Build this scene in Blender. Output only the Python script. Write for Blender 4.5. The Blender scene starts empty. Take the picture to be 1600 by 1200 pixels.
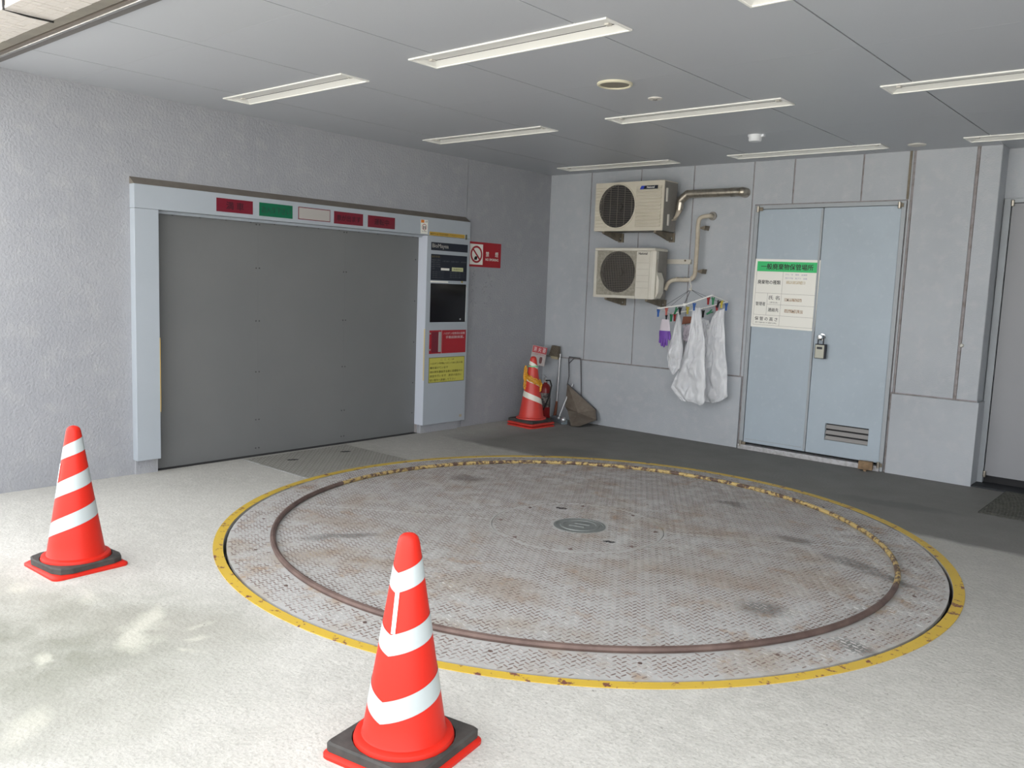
import bpy, bmesh, math, random
from mathutils import Vector, Matrix, noise as mnoise
random.seed(7)
S = bpy.context.scene
COL = S.collection
PI = math.pi

# ------------------------------------------------------------------ camera
F_PX, YAW, PITCH, ROLL = 1324.7, -0.7092, -0.1172, 0.0385
fw = Vector((math.sin(YAW)*math.cos(PITCH), math.cos(YAW)*math.cos(PITCH), math.sin(PITCH)))
r0 = Vector((math.cos(YAW), -math.sin(YAW), 0)); u0 = r0.cross(fw)
rr = r0*math.cos(ROLL)+u0*math.sin(ROLL); uu = -r0*math.sin(ROLL)+u0*math.cos(ROLL)
cam_d = bpy.data.cameras.new('camera'); cam = bpy.data.objects.new('camera', cam_d); COL.objects.link(cam)
cam_d.sensor_width = 36; cam_d.lens = F_PX/1600*36; cam_d.clip_start = .05; cam_d.clip_end = 300
M = Matrix((rr, uu, -fw)).transposed().to_4x4(); M.translation = Vector((6.0865, -7.6398, 1.5))
cam.matrix_world = M
S.camera = cam

# ------------------------------------------------------------------ light
W = bpy.data.worlds.new('sky'); S.world = W; W.use_nodes = True
wn = W.node_tree; wn.nodes.clear()
wo = wn.nodes.new('ShaderNodeOutputWorld'); wb = wn.nodes.new('ShaderNodeBackground')
wtc = wn.nodes.new('ShaderNodeTexCoord'); wsep = wn.nodes.new('ShaderNodeSeparateXYZ'); wr = wn.nodes.new('ShaderNodeValToRGB')
wn.links.new(wtc.outputs['Generated'], wsep.inputs[0]); wn.links.new(wsep.outputs['Z'], wr.inputs[0])
wr.color_ramp.elements[0].position = 0.0; wr.color_ramp.elements[0].color = (1.08, 1.09, 1.10, 1)
wr.color_ramp.elements[1].position = .7; wr.color_ramp.elements[1].color = (.92, .94, .96, 1)
wn.links.new(wr.outputs[0], wb.inputs[0]); wb.inputs[1].default_value = 1.0
wn.links.new(wb.outputs[0], wo.inputs[0])
sun_d = bpy.data.lights.new('sun', 'SUN'); sun_d.energy = 9.0; sun_d.angle = math.radians(3); sun_d.color = (1, .97, .92)
sun = bpy.data.objects.new('sun', sun_d); COL.objects.link(sun)
sun.rotation_euler = Vector((-.15, -.50, -1.0)).to_track_quat('-Z', 'Y').to_euler()
S.view_settings.view_transform = 'Standard'; S.view_settings.look = 'None'
S.view_settings.gamma = 1; S.view_settings.use_curve_mapping = False
S.view_settings.exposure = 1.87

H = 2.7305
TC = Vector((3.027, -3.391, 0)); TR = 2.117

# ------------------------------------------------------------------ materials
MATS = {}
def mat(name, col, rough=.6, metal=0.0, noise=None, bump=None, spec=.5, extra=None, **kw):
    """noise = (scale, second colour, low, high), bump = (scale, strength, distance)"""
    if name in MATS: return MATS[name]
    m = bpy.data.materials.new(name); m.use_nodes = True; nt = m.node_tree
    b = nt.nodes['Principled BSDF']
    b.inputs['Base Color'].default_value = (*col, 1); b.inputs['Roughness'].default_value = rough
    b.inputs['Metallic'].default_value = metal; b.inputs['Specular IOR Level'].default_value = spec
    g = nt.nodes.new('ShaderNodeNewGeometry')
    sock = None
    if noise:
        for k, (sc, c2, lo, hi) in enumerate(noise if isinstance(noise, list) else [noise]):
            n = nt.nodes.new('ShaderNodeTexNoise'); n.inputs['Scale'].default_value = sc; n.inputs['Detail'].default_value = 6
            n.inputs['Roughness'].default_value = .6
            nt.links.new(g.outputs['Position'], n.inputs['Vector'])
            r = nt.nodes.new('ShaderNodeMapRange'); r.inputs['From Min'].default_value = lo; r.inputs['From Max'].default_value = hi
            nt.links.new(n.outputs[0], r.inputs[0])
            mx = nt.nodes.new('ShaderNodeMix'); mx.data_type = 'RGBA'
            if sock: nt.links.new(sock, mx.inputs[6])
            else: mx.inputs[6].default_value = (*col, 1)
            mx.inputs[7].default_value = (*c2, 1)
            nt.links.new(r.outputs[0], mx.inputs[0]); sock = mx.outputs[2]
    if extra: sock = extra(nt, g, sock, col)
    if sock: nt.links.new(sock, b.inputs['Base Color'])
    if bump:
        n = nt.nodes.new('ShaderNodeTexNoise'); n.inputs['Scale'].default_value = bump[0]; n.inputs['Detail'].default_value = 5
        nt.links.new(g.outputs['Position'], n.inputs['Vector'])
        bp = nt.nodes.new('ShaderNodeBump'); bp.inputs['Strength'].default_value = bump[1]; bp.inputs['Distance'].default_value = bump[2]
        nt.links.new(n.outputs[0], bp.inputs['Height']); nt.links.new(bp.outputs[0], b.inputs['Normal'])
    for k, v in kw.items(): b.inputs[k.replace('_', ' ')].default_value = v
    MATS[name] = m; return m

def mix(nt, fac, a, b, fscale=1.0):
    mx = nt.nodes.new('ShaderNodeMix'); mx.data_type = 'RGBA'
    if fscale != 1.0:
        q = nt.nodes.new('ShaderNodeMath'); q.operation = 'MULTIPLY'; nt.links.new(fac, q.inputs[0]); q.inputs[1].default_value = fscale; fac = q.outputs[0]
    nt.links.new(fac, mx.inputs[0])
    for k, v in ((6, a), (7, b)):
        if isinstance(v, tuple): mx.inputs[k].default_value = (*v, 1)
        else: nt.links.new(v, mx.inputs[k])
    return mx.outputs[2]
def warped(nt, g, scale=3.0, amt=.25):
    n = nt.nodes.new('ShaderNodeTexNoise'); n.inputs['Scale'].default_value = scale; n.inputs['Detail'].default_value = 5
    nt.links.new(g.outputs['Position'], n.inputs['Vector'])
    s = nt.nodes.new('ShaderNodeVectorMath'); s.operation = 'SUBTRACT'; nt.links.new(n.outputs['Color'], s.inputs[0]); s.inputs[1].default_value = (.5, .5, .5)
    k = nt.nodes.new('ShaderNodeVectorMath'); k.operation = 'SCALE'; nt.links.new(s.outputs[0], k.inputs[0]); k.inputs['Scale'].default_value = amt
    a = nt.nodes.new('ShaderNodeVectorMath'); a.operation = 'ADD'; nt.links.new(g.outputs['Position'], a.inputs[0]); nt.links.new(k.outputs[0], a.inputs[1])
    return a.outputs[0]
def spot(nt, vec, x, y, rx, ry, ang, soft=.35):
    """1 inside an ellipse on the ground, 0 outside"""
    m = nt.nodes.new('ShaderNodeMapping'); m.vector_type = 'TEXTURE'
    m.inputs['Location'].default_value = (x, y, 0); m.inputs['Rotation'].default_value = (0, 0, math.radians(ang)); m.inputs['Scale'].default_value = (rx, ry, 50)
    nt.links.new(vec, m.inputs[0])
    l = nt.nodes.new('ShaderNodeVectorMath'); l.operation = 'LENGTH'; nt.links.new(m.outputs[0], l.inputs[0])
    r = nt.nodes.new('ShaderNodeMapRange'); r.inputs['From Min'].default_value = 1+soft; r.inputs['From Max'].default_value = 1-soft
    nt.links.new(l.outputs['Value'], r.inputs[0]); return r.outputs[0]
def noise_fac(nt, g, scale, lo, hi, detail=6, rough=.6):
    n = nt.nodes.new('ShaderNodeTexNoise'); n.inputs['Scale'].default_value = scale; n.inputs['Detail'].default_value = detail; n.inputs['Roughness'].default_value = rough
    nt.links.new(g.outputs['Position'], n.inputs['Vector'])
    r = nt.nodes.new('ShaderNodeMapRange'); r.inputs['From Min'].default_value = lo; r.inputs['From Max'].default_value = hi
    nt.links.new(n.outputs[0], r.inputs[0]); return r.outputs[0]
def mul(nt, a, b):
    q = nt.nodes.new('ShaderNodeMath'); q.operation = 'MULTIPLY'; nt.links.new(a, q.inputs[0])
    if isinstance(b, (int, float)): q.inputs[1].default_value = b
    else: nt.links.new(b, q.inputs[1])
    return q.outputs[0]

def concrete_extra(nt, g, sock, col):
    w = warped(nt, g, 5, .26)
    s = sock
    # fine aggregate speckle
    s = mix(nt, noise_fac(nt, g, 110, .52, .66, 2), s, (.62, .60, .54), .5)
    s = mix(nt, noise_fac(nt, g, 70, .54, .66, 3), s, (.29, .28, .25), .5)
    # mossy dirt at the kerb side, with dappled sunlight painted in as pale spots
    m1 = spot(nt, w, 2.62, -6.42, .62, .55, 35, .6)
    s = mix(nt, m1, s, (.27, .27, .225), .5)
    s = mix(nt, mul(nt, m1, noise_fac(nt, g, 5, .30, .60)), s, (.18, .185, .145), .75)
    m3 = spot(nt, w, 2.75, -5.95, .38, .16, 35, .6)
    s = mix(nt, m3, s, (.30, .29, .25), .6)
    s = mix(nt, mul(nt, spot(nt, w, 2.9, -6.75, .9, .55, 35, .6), noise_fac(nt, g, 7, .35, .6)), s, (.30, .30, .26), .6)
    s = mix(nt, spot(nt, w, 1.7, -6.25, .6, .12, 5, .6), s, (.30, .30, .25), .35)
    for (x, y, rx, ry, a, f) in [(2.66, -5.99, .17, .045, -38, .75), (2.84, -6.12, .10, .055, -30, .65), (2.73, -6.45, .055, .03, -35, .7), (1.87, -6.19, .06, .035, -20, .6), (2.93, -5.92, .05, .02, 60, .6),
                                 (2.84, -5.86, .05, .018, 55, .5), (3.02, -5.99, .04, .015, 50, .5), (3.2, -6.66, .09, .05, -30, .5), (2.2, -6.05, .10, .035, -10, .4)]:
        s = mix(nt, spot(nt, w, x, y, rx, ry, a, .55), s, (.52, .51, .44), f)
    s = mix(nt, noise_fac(nt, g, 22, .74, .78, 2), s, (.12, .11, .10), .8)
    # dark resin coat along the rear of the bay, in front of both doors
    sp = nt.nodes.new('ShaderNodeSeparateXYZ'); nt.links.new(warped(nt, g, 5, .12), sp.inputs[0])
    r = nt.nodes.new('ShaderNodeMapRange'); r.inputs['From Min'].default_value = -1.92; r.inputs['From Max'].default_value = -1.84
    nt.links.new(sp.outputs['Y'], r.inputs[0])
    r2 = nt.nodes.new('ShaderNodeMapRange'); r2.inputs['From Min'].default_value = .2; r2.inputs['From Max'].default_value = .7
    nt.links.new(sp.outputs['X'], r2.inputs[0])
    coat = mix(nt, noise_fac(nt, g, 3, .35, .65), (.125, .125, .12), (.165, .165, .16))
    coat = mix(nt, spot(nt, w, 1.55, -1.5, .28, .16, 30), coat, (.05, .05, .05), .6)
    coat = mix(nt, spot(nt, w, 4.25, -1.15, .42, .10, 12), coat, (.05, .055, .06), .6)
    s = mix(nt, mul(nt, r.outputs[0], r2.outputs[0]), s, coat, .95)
    # floor colour blended gradually darker towards the rear
    r3 = nt.nodes.new('ShaderNodeMapRange'); r3.inputs['From Min'].default_value = -4.9; r3.inputs['From Max'].default_value = -2.3
    nt.links.new(sp.outputs['Y'], r3.inputs[0])
    s2 = mix(nt, r3.outputs[0], s, (.23, .22, .20), .35)
    return s2
def platter_extra(nt, g, sock, col):
    w = warped(nt, g, 4, .22)
    s = sock
    s = mix(nt, noise_fac(nt, g, 2.6, .52, .68), s, (.34, .27, .19), .55)
    s = mix(nt, mul(nt, noise_fac(nt, g, 6, .55, .68), noise_fac(nt, g, 1.2, .42, .55)), s, (.33, .21, .11), .75)
    for (x, y, rx, ry, a) in [(2.24, -4.62, .20, .055, 60), (1.67, -2.98, .13, .09, 30), (4.469, -3.85, .12, .10, 0), (4.962, -3.965, .09, .06, 0),
                              (4.12, -2.62, .12, .06, 20), (4.53, -2.80, .16, .045, -20), (4.78, -2.93, .18, .045, -15), (3.45, -2.1, .12, .05, 10)]:
        s = mix(nt, spot(nt, w, x, y, rx, ry, a, .4), s, (.105, .11, .10), .75)
    for (x, y, rx, ry, a) in [(2.35, -4.95, .22, .07, 70), (1.95, -4.45, .25, .10, 20), (4.2, -3.6, .35, .10, 15), (3.6, -2.9, .45, .12, 20), (3.4, -4.55, .25, .12, 0), (2.75, -4.75, .30, .08, 40), (4.5, -3.3, .25, .08, 30)]:
        s = mix(nt, spot(nt, w, x, y, rx, ry, a, .6), s, (.30, .22, .14), .5)
    return s
def chip_extra(c2, sc, lo, hi, f=1.0):
    def fn(nt, g, sock, col):
        return mix(nt, noise_fac(nt, g, sc, lo, hi, 8, .7), sock or col, c2, f)
    return fn

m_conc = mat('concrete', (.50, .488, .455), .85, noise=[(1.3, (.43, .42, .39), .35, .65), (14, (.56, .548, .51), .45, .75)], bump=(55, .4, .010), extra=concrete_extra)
m_wall_l = mat('rough_painted_wall', (.355, .364, .388), .8, noise=[(.9, (.31, .32, .347), .3, .7), (7, (.385, .39, .405), .5, .8)], bump=(55, .5, .012), extra=chip_extra((.22, .23, .25), 9, .70, .74, .7))
m_wall_b = mat('painted_panel_wall', (.425, .45, .48), .7, noise=[(1.6, (.375, .40, .43), .35, .7), (11, (.46, .47, .49), .5, .8)], bump=(80, .3, .006), extra=chip_extra((.20, .20, .21), 7, .69, .73, .7))
m_seal = mat('pinkish_joint_sealant', (.29, .27, .275), .8, noise=(14, (.19, .165, .15), .45, .7), bump=(90, .6, .006))
m_ceil = mat('ceiling_paint', (.455, .475, .51), .42, noise=(.8, (.44, .46, .495), .3, .7))
m_dark = mat('dark_gap', (.02, .02, .022), .9)
m_gate = mat('dark_grey_sheet_steel', (.165, .171, .173), .5, .05, noise=(1.1, (.185, .189, .19), .3, .7), spec=.35)
m_frame = mat('pale_grey_enamel', (.40, .44, .485), .4, noise=(3, (.38, .42, .46), .3, .7), extra=chip_extra((.28, .24, .2), 12, .73, .76))
m_flash = mat('grimy_brown_flashing', (.15, .13, .11), .8, noise=(8, (.19, .17, .145), .3, .7))
m_door = mat('door_blue_grey', (.40, .47, .53), .5, noise=[(1.7, (.36, .42, .475), .3, .7), (18, (.43, .49, .54), .55, .8)], extra=chip_extra((.16, .16, .16), 16, .73, .76))
m_door2 = mat('door_plain_grey', (.27, .275, .29), .55, noise=(1.7, (.25, .255, .27), .3, .7))
m_steel = mat('stainless_steel', (.55, .54, .52), .28, .9, noise=(25, (.35, .33, .31), .4, .8))
m_steel_d = mat('tarnished_steel', (.50, .46, .39), .32, .9, noise=(20, (.26, .23, .19), .4, .8))
m_thresh = mat('brushed_threshold', (.50, .50, .51), .4, .3, noise=(30, (.33, .32, .31), .45, .7))
m_plate = mat('worn_grey_checker_plate', (.45, .447, .44), .6, .0, noise=[(1.0, (.40, .39, .37), .35, .65), (30, (.50, .495, .485), .5, .8)], extra=platter_extra)
m_tread = mat('worn_tread_tops', (.30, .27, .255), .6, .0, noise=[(1.1, (.42, .41, .40), .42, .62), (9, (.15, .105, .09), .40, .56)])
m_plate2 = mat('dull_cover_plate', (.36, .35, .32), .6, .1, noise=(4, (.29, .28, .25), .3, .7))
m_tread2 = mat('dull_cover_treads', (.15, .145, .13), .6, .2)
m_rail = mat('rusty_rail', (.115, .075, .065), .6, .3, noise=[(9, (.19, .13, .11), .4, .7)], extra=None)
m_rail_y = mat('chipped_yellow_rail', (.52, .38, .15), .6, 0, noise=[(26, (.10, .06, .045), .46, .56)])
m_yellow = mat('yellow_road_paint', (.62, .42, .045), .5, 0, noise=[(2, (.55, .37, .05), .3, .7)], extra=chip_extra((.17, .06, .05), 16, .575, .60))
m_man = mat('cast_iron', (.20, .215, .21), .55, .3, noise=(20, (.24, .25, .24), .4, .7))
m_red = mat('cone_red_plastic', (.62, .022, .011), .45, noise=(3, (.59, .020, .010), .3, .7), spec=.3)
m_redold = mat('faded_cone_red', (.62, .05, .035), .4, noise=(5, (.55, .045, .035), .3, .7))
m_band = mat('reflective_white', (.45, .50, .51), .3)
m_bandold = mat('reflective_cream', (.76, .75, .66), .35)
m_rubber = mat('black_rubber', (.036, .034, .032), .75, noise=(12, (.065, .06, .055), .4, .7), bump=(60, .3, .004))
m_white = mat('white_enamel', (.86, .86, .82), .35)
m_refl = mat('lamp_reflector_white', (.90, .90, .86), .35)
m_cream = mat('aged_cream_enamel', (.60, .56, .47), .45, noise=[(5, (.54, .50, .41), .3, .7)])
m_cream2 = mat('light_aged_enamel', (.62, .60, .53), .45, noise=[(5, (.55, .52, .45), .3, .7)], extra=chip_extra((.25, .19, .12), 14, .68, .72))
m_side = mat('weathered_unit_side', (.27, .255, .235), .6, .2, noise=[(6, (.20, .19, .175), .3, .7)])
m_bracket = mat('dirty_bracket', (.24, .205, .155), .6, .3, noise=[(12, (.13, .11, .08), .35, .7)])
m_lag = mat('taped_pipe_lagging', (.53, .48, .39), .7, noise=(9, (.40, .34, .26), .4, .7))
m_fan = mat('dark_fan_cavity', (.02, .019, .022), .6)
m_fin = mat('grille_wire', (.20, .18, .155), .5, .1)
m_navy = mat('navy_panel', (.010, .014, .026), .35)
m_glass = mat('dark_display_window', (.006, .006, .008), .12)
m_sred = mat('sign_red', (.36, .012, .022), .4)
m_dred = mat('lamp_panel_maroon', (.17, .008, .022), .3)
m_dgreen = mat('lamp_panel_green', (.005, .13, .06), .25)
m_green = mat('sign_green', (.03, .52, .16), .5)
m_paper = mat('sign_white', (.84, .83, .77), .5)
m_blank = mat('blank_lamp_panel', (.42, .40, .38), .4)
m_black = mat('ink_black', (.012, .012, .012), .5)
m_ink = mat('ink_dim', (.03, .005, .012), .5)
m_inkg = mat('ink_dim_green', (.004, .04, .022), .5)
m_cau = mat('caution_yellow', (.52, .33, .05), .5)
m_nyel = mat('notice_yellow', (.55, .52, .10), .5)
m_orange = mat('orange_print', (.70, .22, .03), .5)
m_brownp = mat('faded_brown_print', (.42, .30, .21), .6, noise=(90, (.70, .66, .58), .42, .58))
m_violet = mat('faded_violet_print', (.35, .33, .48), .6)
m_rope = mat('yellow_rope', (.80, .42, .03), .5, noise=(60, (.55, .24, .02), .4, .6))
m_mint = mat('mint_tape', (.22, .62, .33), .5)
m_can = mat('extinguisher_red', (.24, .008, .010), .3)
m_scoop = mat('rusted_scoop', (.135, .11, .085), .7, .2, noise=(14, (.19, .16, .13), .35, .7))
m_alu = mat('dull_aluminium', (.52, .53, .54), .4, .6)
m_bluegr = mat('blue_grey_plastic', (.17, .21, .235), .45)
m_bristle = mat('dirty_bristles', (.17, .145, .11), .9, noise=(80, (.09, .075, .05), .4, .6), bump=(200, 1, .01))
m_brown = mat('reddish_brown_cloth', (.23, .085, .05), .8)
m_wood = mat('weathered_wood', (.27, .18, .10), .8, noise=(25, (.17, .11, .06), .35, .65))
m_wire = mat('dark_wire', (.06, .06, .065), .5)
m_tile = mat('pale_soffit_tile', (.60, .565, .53), .4, noise=(12, (.66, .62, .58), .3, .7))
m_grout = mat('soffit_grout', (.36, .33, .30), .9)
m_mat = mat('dark_floor_matting', (.045, .046, .040), .9, noise=(40, (.075, .075, .065), .4, .6))
m_glove = mat('purple_rubber', (.155, .055, .36), .5)
m_cuff = mat('knitted_cuff', (.60, .55, .60), .9, bump=(200, .6, .004))
m_lock = mat('lock_face_grey', (.33, .33, .28), .4, .4)
m_lockb = mat('lock_body_black', (.012, .013, .02), .5)
m_plug = mat('white_plastic', (.62, .60, .55), .4)
PEG = {'blue': mat('peg_blue', (.03, .12, .42), .4), 'red': mat('peg_red', (.42, .04, .04), .4), 'green': mat('peg_green', (.04, .28, .12), .4),
       'black': mat('peg_black', (.012, .012, .014), .4), 'yellow': mat('peg_yellow', (.72, .58, .08), .4), 'pink': mat('peg_pink', (.60, .16, .13), .4)}
# thin polythene
m_bag = bpy.data.materials.new('translucent_polythene'); m_bag.use_nodes = True
nt = m_bag.node_tree; nt.nodes.clear()
o_ = nt.nodes.new('ShaderNodeOutputMaterial'); d_ = nt.nodes.new('ShaderNodeBsdfPrincipled'); t_ = nt.nodes.new('ShaderNodeBsdfTransparent'); tl = nt.nodes.new('ShaderNodeBsdfTranslucent')
d_.inputs['Base Color'].default_value = (.92, .93, .95, 1); d_.inputs['Roughness'].default_value = .10; d_.inputs['Specular IOR Level'].default_value = 1.0
tl.inputs['Color'].default_value = (.92, .93, .95, 1)
a_ = nt.nodes.new('ShaderNodeMixShader'); a_.inputs[0].default_value = .35; nt.links.new(d_.outputs[0], a_.inputs[1]); nt.links.new(tl.outputs[0], a_.inputs[2])
b_ = nt.nodes.new('ShaderNodeMixShader'); b_.inputs[0].default_value = .24; nt.links.new(a_.outputs[0], b_.inputs[1]); nt.links.new(t_.outputs[0], b_.inputs[2])
n_ = nt.nodes.new('ShaderNodeTexNoise'); n_.inputs['Scale'].default_value = 9; n_.inputs['Detail'].default_value = 6
g_ = nt.nodes.new('ShaderNodeNewGeometry'); mp_ = nt.nodes.new('ShaderNodeMapping'); mp_.inputs['Scale'].default_value = (1.4, 1.4, .8)
nt.links.new(g_.outputs['Position'], mp_.inputs[0]); nt.links.new(mp_.outputs[0], n_.inputs['Vector'])
bp_ = nt.nodes.new('ShaderNodeBump'); bp_.inputs['Strength'].default_value = .5; bp_.inputs['Distance'].default_value = .03
nt.links.new(n_.outputs[0], bp_.inputs['Height']); nt.links.new(bp_.outputs[0], d_.inputs['Normal'])
nt.links.new(b_.outputs[0], o_.inputs['Surface'])

# ------------------------------------------------------------------ mesh helpers
class B:
    def __init__(s): s.v = []; s.f = []
    def add(s, vs, fs):
        o = len(s.v); s.v += [tuple(v) for v in vs]; s.f += [tuple(i+o for i in f) for f in fs]; return s
    def box(s, x0, x1, y0, y1, z0, z1, R=None):
        vs = [(x, y, z) for x in (x0, x1) for y in (y0, y1) for z in (z0, z1)]
        if R: vs = [R @ Vector(v) for v in vs]
        return s.add(vs, [(0, 1, 3, 2), (4, 6, 7, 5), (0, 4, 5, 1), (2, 3, 7, 6), (0, 2, 6, 4), (1, 5, 7, 3)])
    def prism(s, poly, h0, h1, fn=None):
        """poly in (a, b); extruded along the third axis; fn maps (a, b, h) -> xyz"""
        fn = fn or (lambda a, b, h: (a, b, h)); n = len(poly)
        vs = [fn(a, b, h0) for a, b in poly]+[fn(a, b, h1) for a, b in poly]
        return s.add(vs, [tuple(range(n))[::-1], tuple(range(n, 2*n))]+[(i, (i+1) % n, n+(i+1) % n, n+i) for i in range(n)])
    def lathe(s, prof, n=40, M=None, cap=True):
        vs = []; fs = []
        for r, z in prof:
            for k in range(n):
                a = 2*PI*k/n; v = Vector((r*math.cos(a), r*math.sin(a), z)); vs.append(M @ v if M else v)
        for i in range(len(prof)-1):
            for k in range(n):
                q = (k+1) % n; fs.append((i*n+k, i*n+q, (i+1)*n+q, (i+1)*n+k))
        if cap: fs.append(tuple(range(n))[::-1]); fs.append(tuple(range((len(prof)-1)*n, len(prof)*n)))
        return s.add(vs, fs)
    def tube(s, pts, r, n=8, closed=False):
        pts = [Vector(p) for p in pts]; N = len(pts); vs = []; fs = []
        up = None
        for i, p in enumerate(pts):
            if closed: t = (pts[(i+1) % N]-pts[i-1])
            else: t = pts[min(i+1, N-1)]-pts[max(i-1, 0)]
            t.normalize()
            if up is None: up = t.orthogonal().normalized()
            up = (up-t*up.dot(t)).normalized(); sd = t.cross(up)
            rad = r[i] if isinstance(r, (list, tuple)) else r
            for k in range(n):
                a = 2*PI*k/n; vs.append(p+up*(rad*math.cos(a))+sd*(rad*math.sin(a)))
        for i in range(N if closed else N-1):
            j = (i+1) % N
            for k in range(n):
                q = (k+1) % n; fs.append((i*n+k, i*n+q, j*n+q, j*n+k))
        if not closed: fs.append(tuple(range(n))[::-1]); fs.append(tuple(range((N-1)*n, N*n)))
        return s.add(vs, fs)
    def sphere(s, c, r, n=12, sz=1.0):
        prof = [(max(1e-4, r*math.sin(PI*i/8)), -r*sz*math.cos(PI*i/8)) for i in range(9)]
        return s.lathe(prof, n, Matrix.Translation(c))
    def obj(s, name, m, parent=None, smooth=False, bevel=0, seg=2):
        me = bpy.data.meshes.new(name); me.from_pydata(s.v, [], s.f); me.update()
        bm = bmesh.new(); bm.from_mesh(me); bmesh.ops.recalc_face_normals(bm, faces=bm.faces)
        if bevel:
            es = [e for e in bm.edges if len(e.link_faces) == 2 and e.calc_face_angle(0) > .6]
            bmesh.ops.bevel(bm, geom=es, offset=bevel, segments=seg, affect='EDGES', profile=.6)
        bm.to_mesh(me); bm.free()
        if smooth:
            me.shade_smooth()
            bm = bmesh.new(); bm.from_mesh(me)
            for e in bm.edges:
                if len(e.link_faces) == 2 and e.calc_face_angle(0) > .7: e.smooth = False
            bm.to_mesh(me); bm.free()
        me.materials.append(m)
        o = bpy.data.objects.new(name, me); COL.objects.link(o); put(o, parent); return o
def put(o, parent):
    if parent:
        o.parent = parent
        o.matrix_parent_inverse = world_of(parent).inverted()
def world_of(o):
    m = Matrix.LocRotScale(o.location, o.rotation_euler, o.scale)
    return world_of(o.parent) @ o.matrix_parent_inverse @ m if o.parent else m
def tag(o, label, cat=None, group=None, kind=None):
    o['label'] = label
    if cat: o['category'] = cat
    if group: o['group'] = group
    if kind: o['kind'] = kind
    return o
def thing(name, label, cat, loc=(0, 0, 0), group=None, kind=None):
    o = bpy.data.objects.new(name, None); COL.objects.link(o); o.location = loc; o.empty_display_size = .1
    return tag(o, label, cat, group, kind)
def box(name, m, parent, x0, x1, y0, y1, z0, z1, bevel=0, **k): return B().box(x0, x1, y0, y1, z0, z1).obj(name, m, parent, bevel=bevel, **k)

BACK = Matrix(((1, 0, 0), (0, 0, -1), (0, 1, 0))).to_4x4()      # text facing -y
LEFT = Matrix(((0, 0, 1), (1, 0, 0), (0, 1, 0))).to_4x4()       # text facing +x (local x -> +y)
def text(body, origin, w, h, m, parent, face=BACK, name='lettering', bold=0.0, extrude=.0006, vertical=False):
    """text fitted into a w x h box centred on origin"""
    cu = bpy.data.curves.new(name, 'FONT'); cu.body = '\n'.join(body) if vertical else body
    cu.align_x = 'CENTER'; cu.align_y = 'CENTER'; cu.size = 1; cu.resolution_u = 2; cu.offset = 0; cu.extrude = 0
    if vertical: cu.space_line = .9
    t = bpy.data.objects.new('tmp', cu); COL.objects.link(t)
    me = bpy.data.meshes.new_from_object(t.evaluated_get(bpy.context.evaluated_depsgraph_get()))
    bpy.data.objects.remove(t); bpy.data.curves.remove(cu)
    xs = [v.co.x for v in me.vertices]; ys = [v.co.y for v in me.vertices]
    if not xs: return None
    cx, cy = (min(xs)+max(xs))/2, (min(ys)+max(ys))/2
    sx = w/(max(xs)-min(xs)); sy = h/max(1e-6, (max(ys)-min(ys)))
    if len(body) == 1 and body in '一ー': sy = sx
    T = Matrix.Translation(origin) @ face
    base = [((v.co.x-cx)*sx, (v.co.y-cy)*sy) for v in me.vertices]; polys = [tuple(p.vertices) for p in me.polygons]
    k = bold*1.1*min(sx, sy) if bold else 0
    sh = [(0, 0)] if not k else [(k, k*.6), (-k, k*.6), (k, -k*.6), (-k, -k*.6)]
    nb = B()
    for q, (a, b_) in enumerate(sh): nb.add([T @ Vector((x+a, y+b_, extrude+q*.00025)) for x, y in base], polys)
    me = bpy.data.meshes.new(name); me.from_pydata(nb.v, [], nb.f); me.update()
    me.name = name; me.materials.clear(); me.materials.append(m)
    o = bpy.data.objects.new(name, me); COL.objects.link(o); put(o, parent)
    if ' ' in body or len(body) > 1: o['kind'] = 'stuff'
    return o
def plate_with_holes(us, vs, holes):
    """rectangle cells minus holes -> list of (u0,u1,v0,v1)"""
    U = sorted(set([us[0], us[1]]+[c for h in holes for c in h[:2] if us[0] < c < us[1]]))
    V = sorted(set([vs[0], vs[1]]+[c for h in holes for c in h[2:] if vs[0] < c < vs[1]]))
    out = []
    for a, b in zip(U, U[1:]):
        for c, d in zip(V, V[1:]):
            mu, mv = (a+b)/2, (c+d)/2
            if not any(h[0] < mu < h[1] and h[2] < mv < h[3] for h in holes): out.append((a, b, c, d))
    return out
def panel_obj(name, m, parent, cells, fn, t0, t1):
    """cells in (u,v), welded into one thin panel between depths t0 (visible) and t1"""
    bm = bmesh.new()
    for a, b, c, d in cells:
        bm.faces.new([bm.verts.new(fn(u, v, t0)) for u, v in ((a, c), (b, c), (b, d), (a, d))])
    bmesh.ops.remove_doubles(bm, verts=bm.verts, dist=1e-5)
    bmesh.ops.recalc_face_normals(bm, faces=bm.faces)
    ex = bmesh.ops.extrude_face_region(bm, geom=bm.faces[:])
    n = Vector(fn(0, 0, t1))-Vector(fn(0, 0, t0))
    for v in ex['geom']:
        if isinstance(v, bmesh.types.BMVert): v.co += n
    bmesh.ops.recalc_face_normals(bm, faces=bm.faces)
    me = bpy.data.meshes.new(name); bm.to_mesh(me); bm.free(); me.materials.append(m)
    o = bpy.data.objects.new(name, me); COL.objects.link(o); put(o, parent); return o

XR, YF = 10.6, -6.06     # right wall, building front
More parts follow.
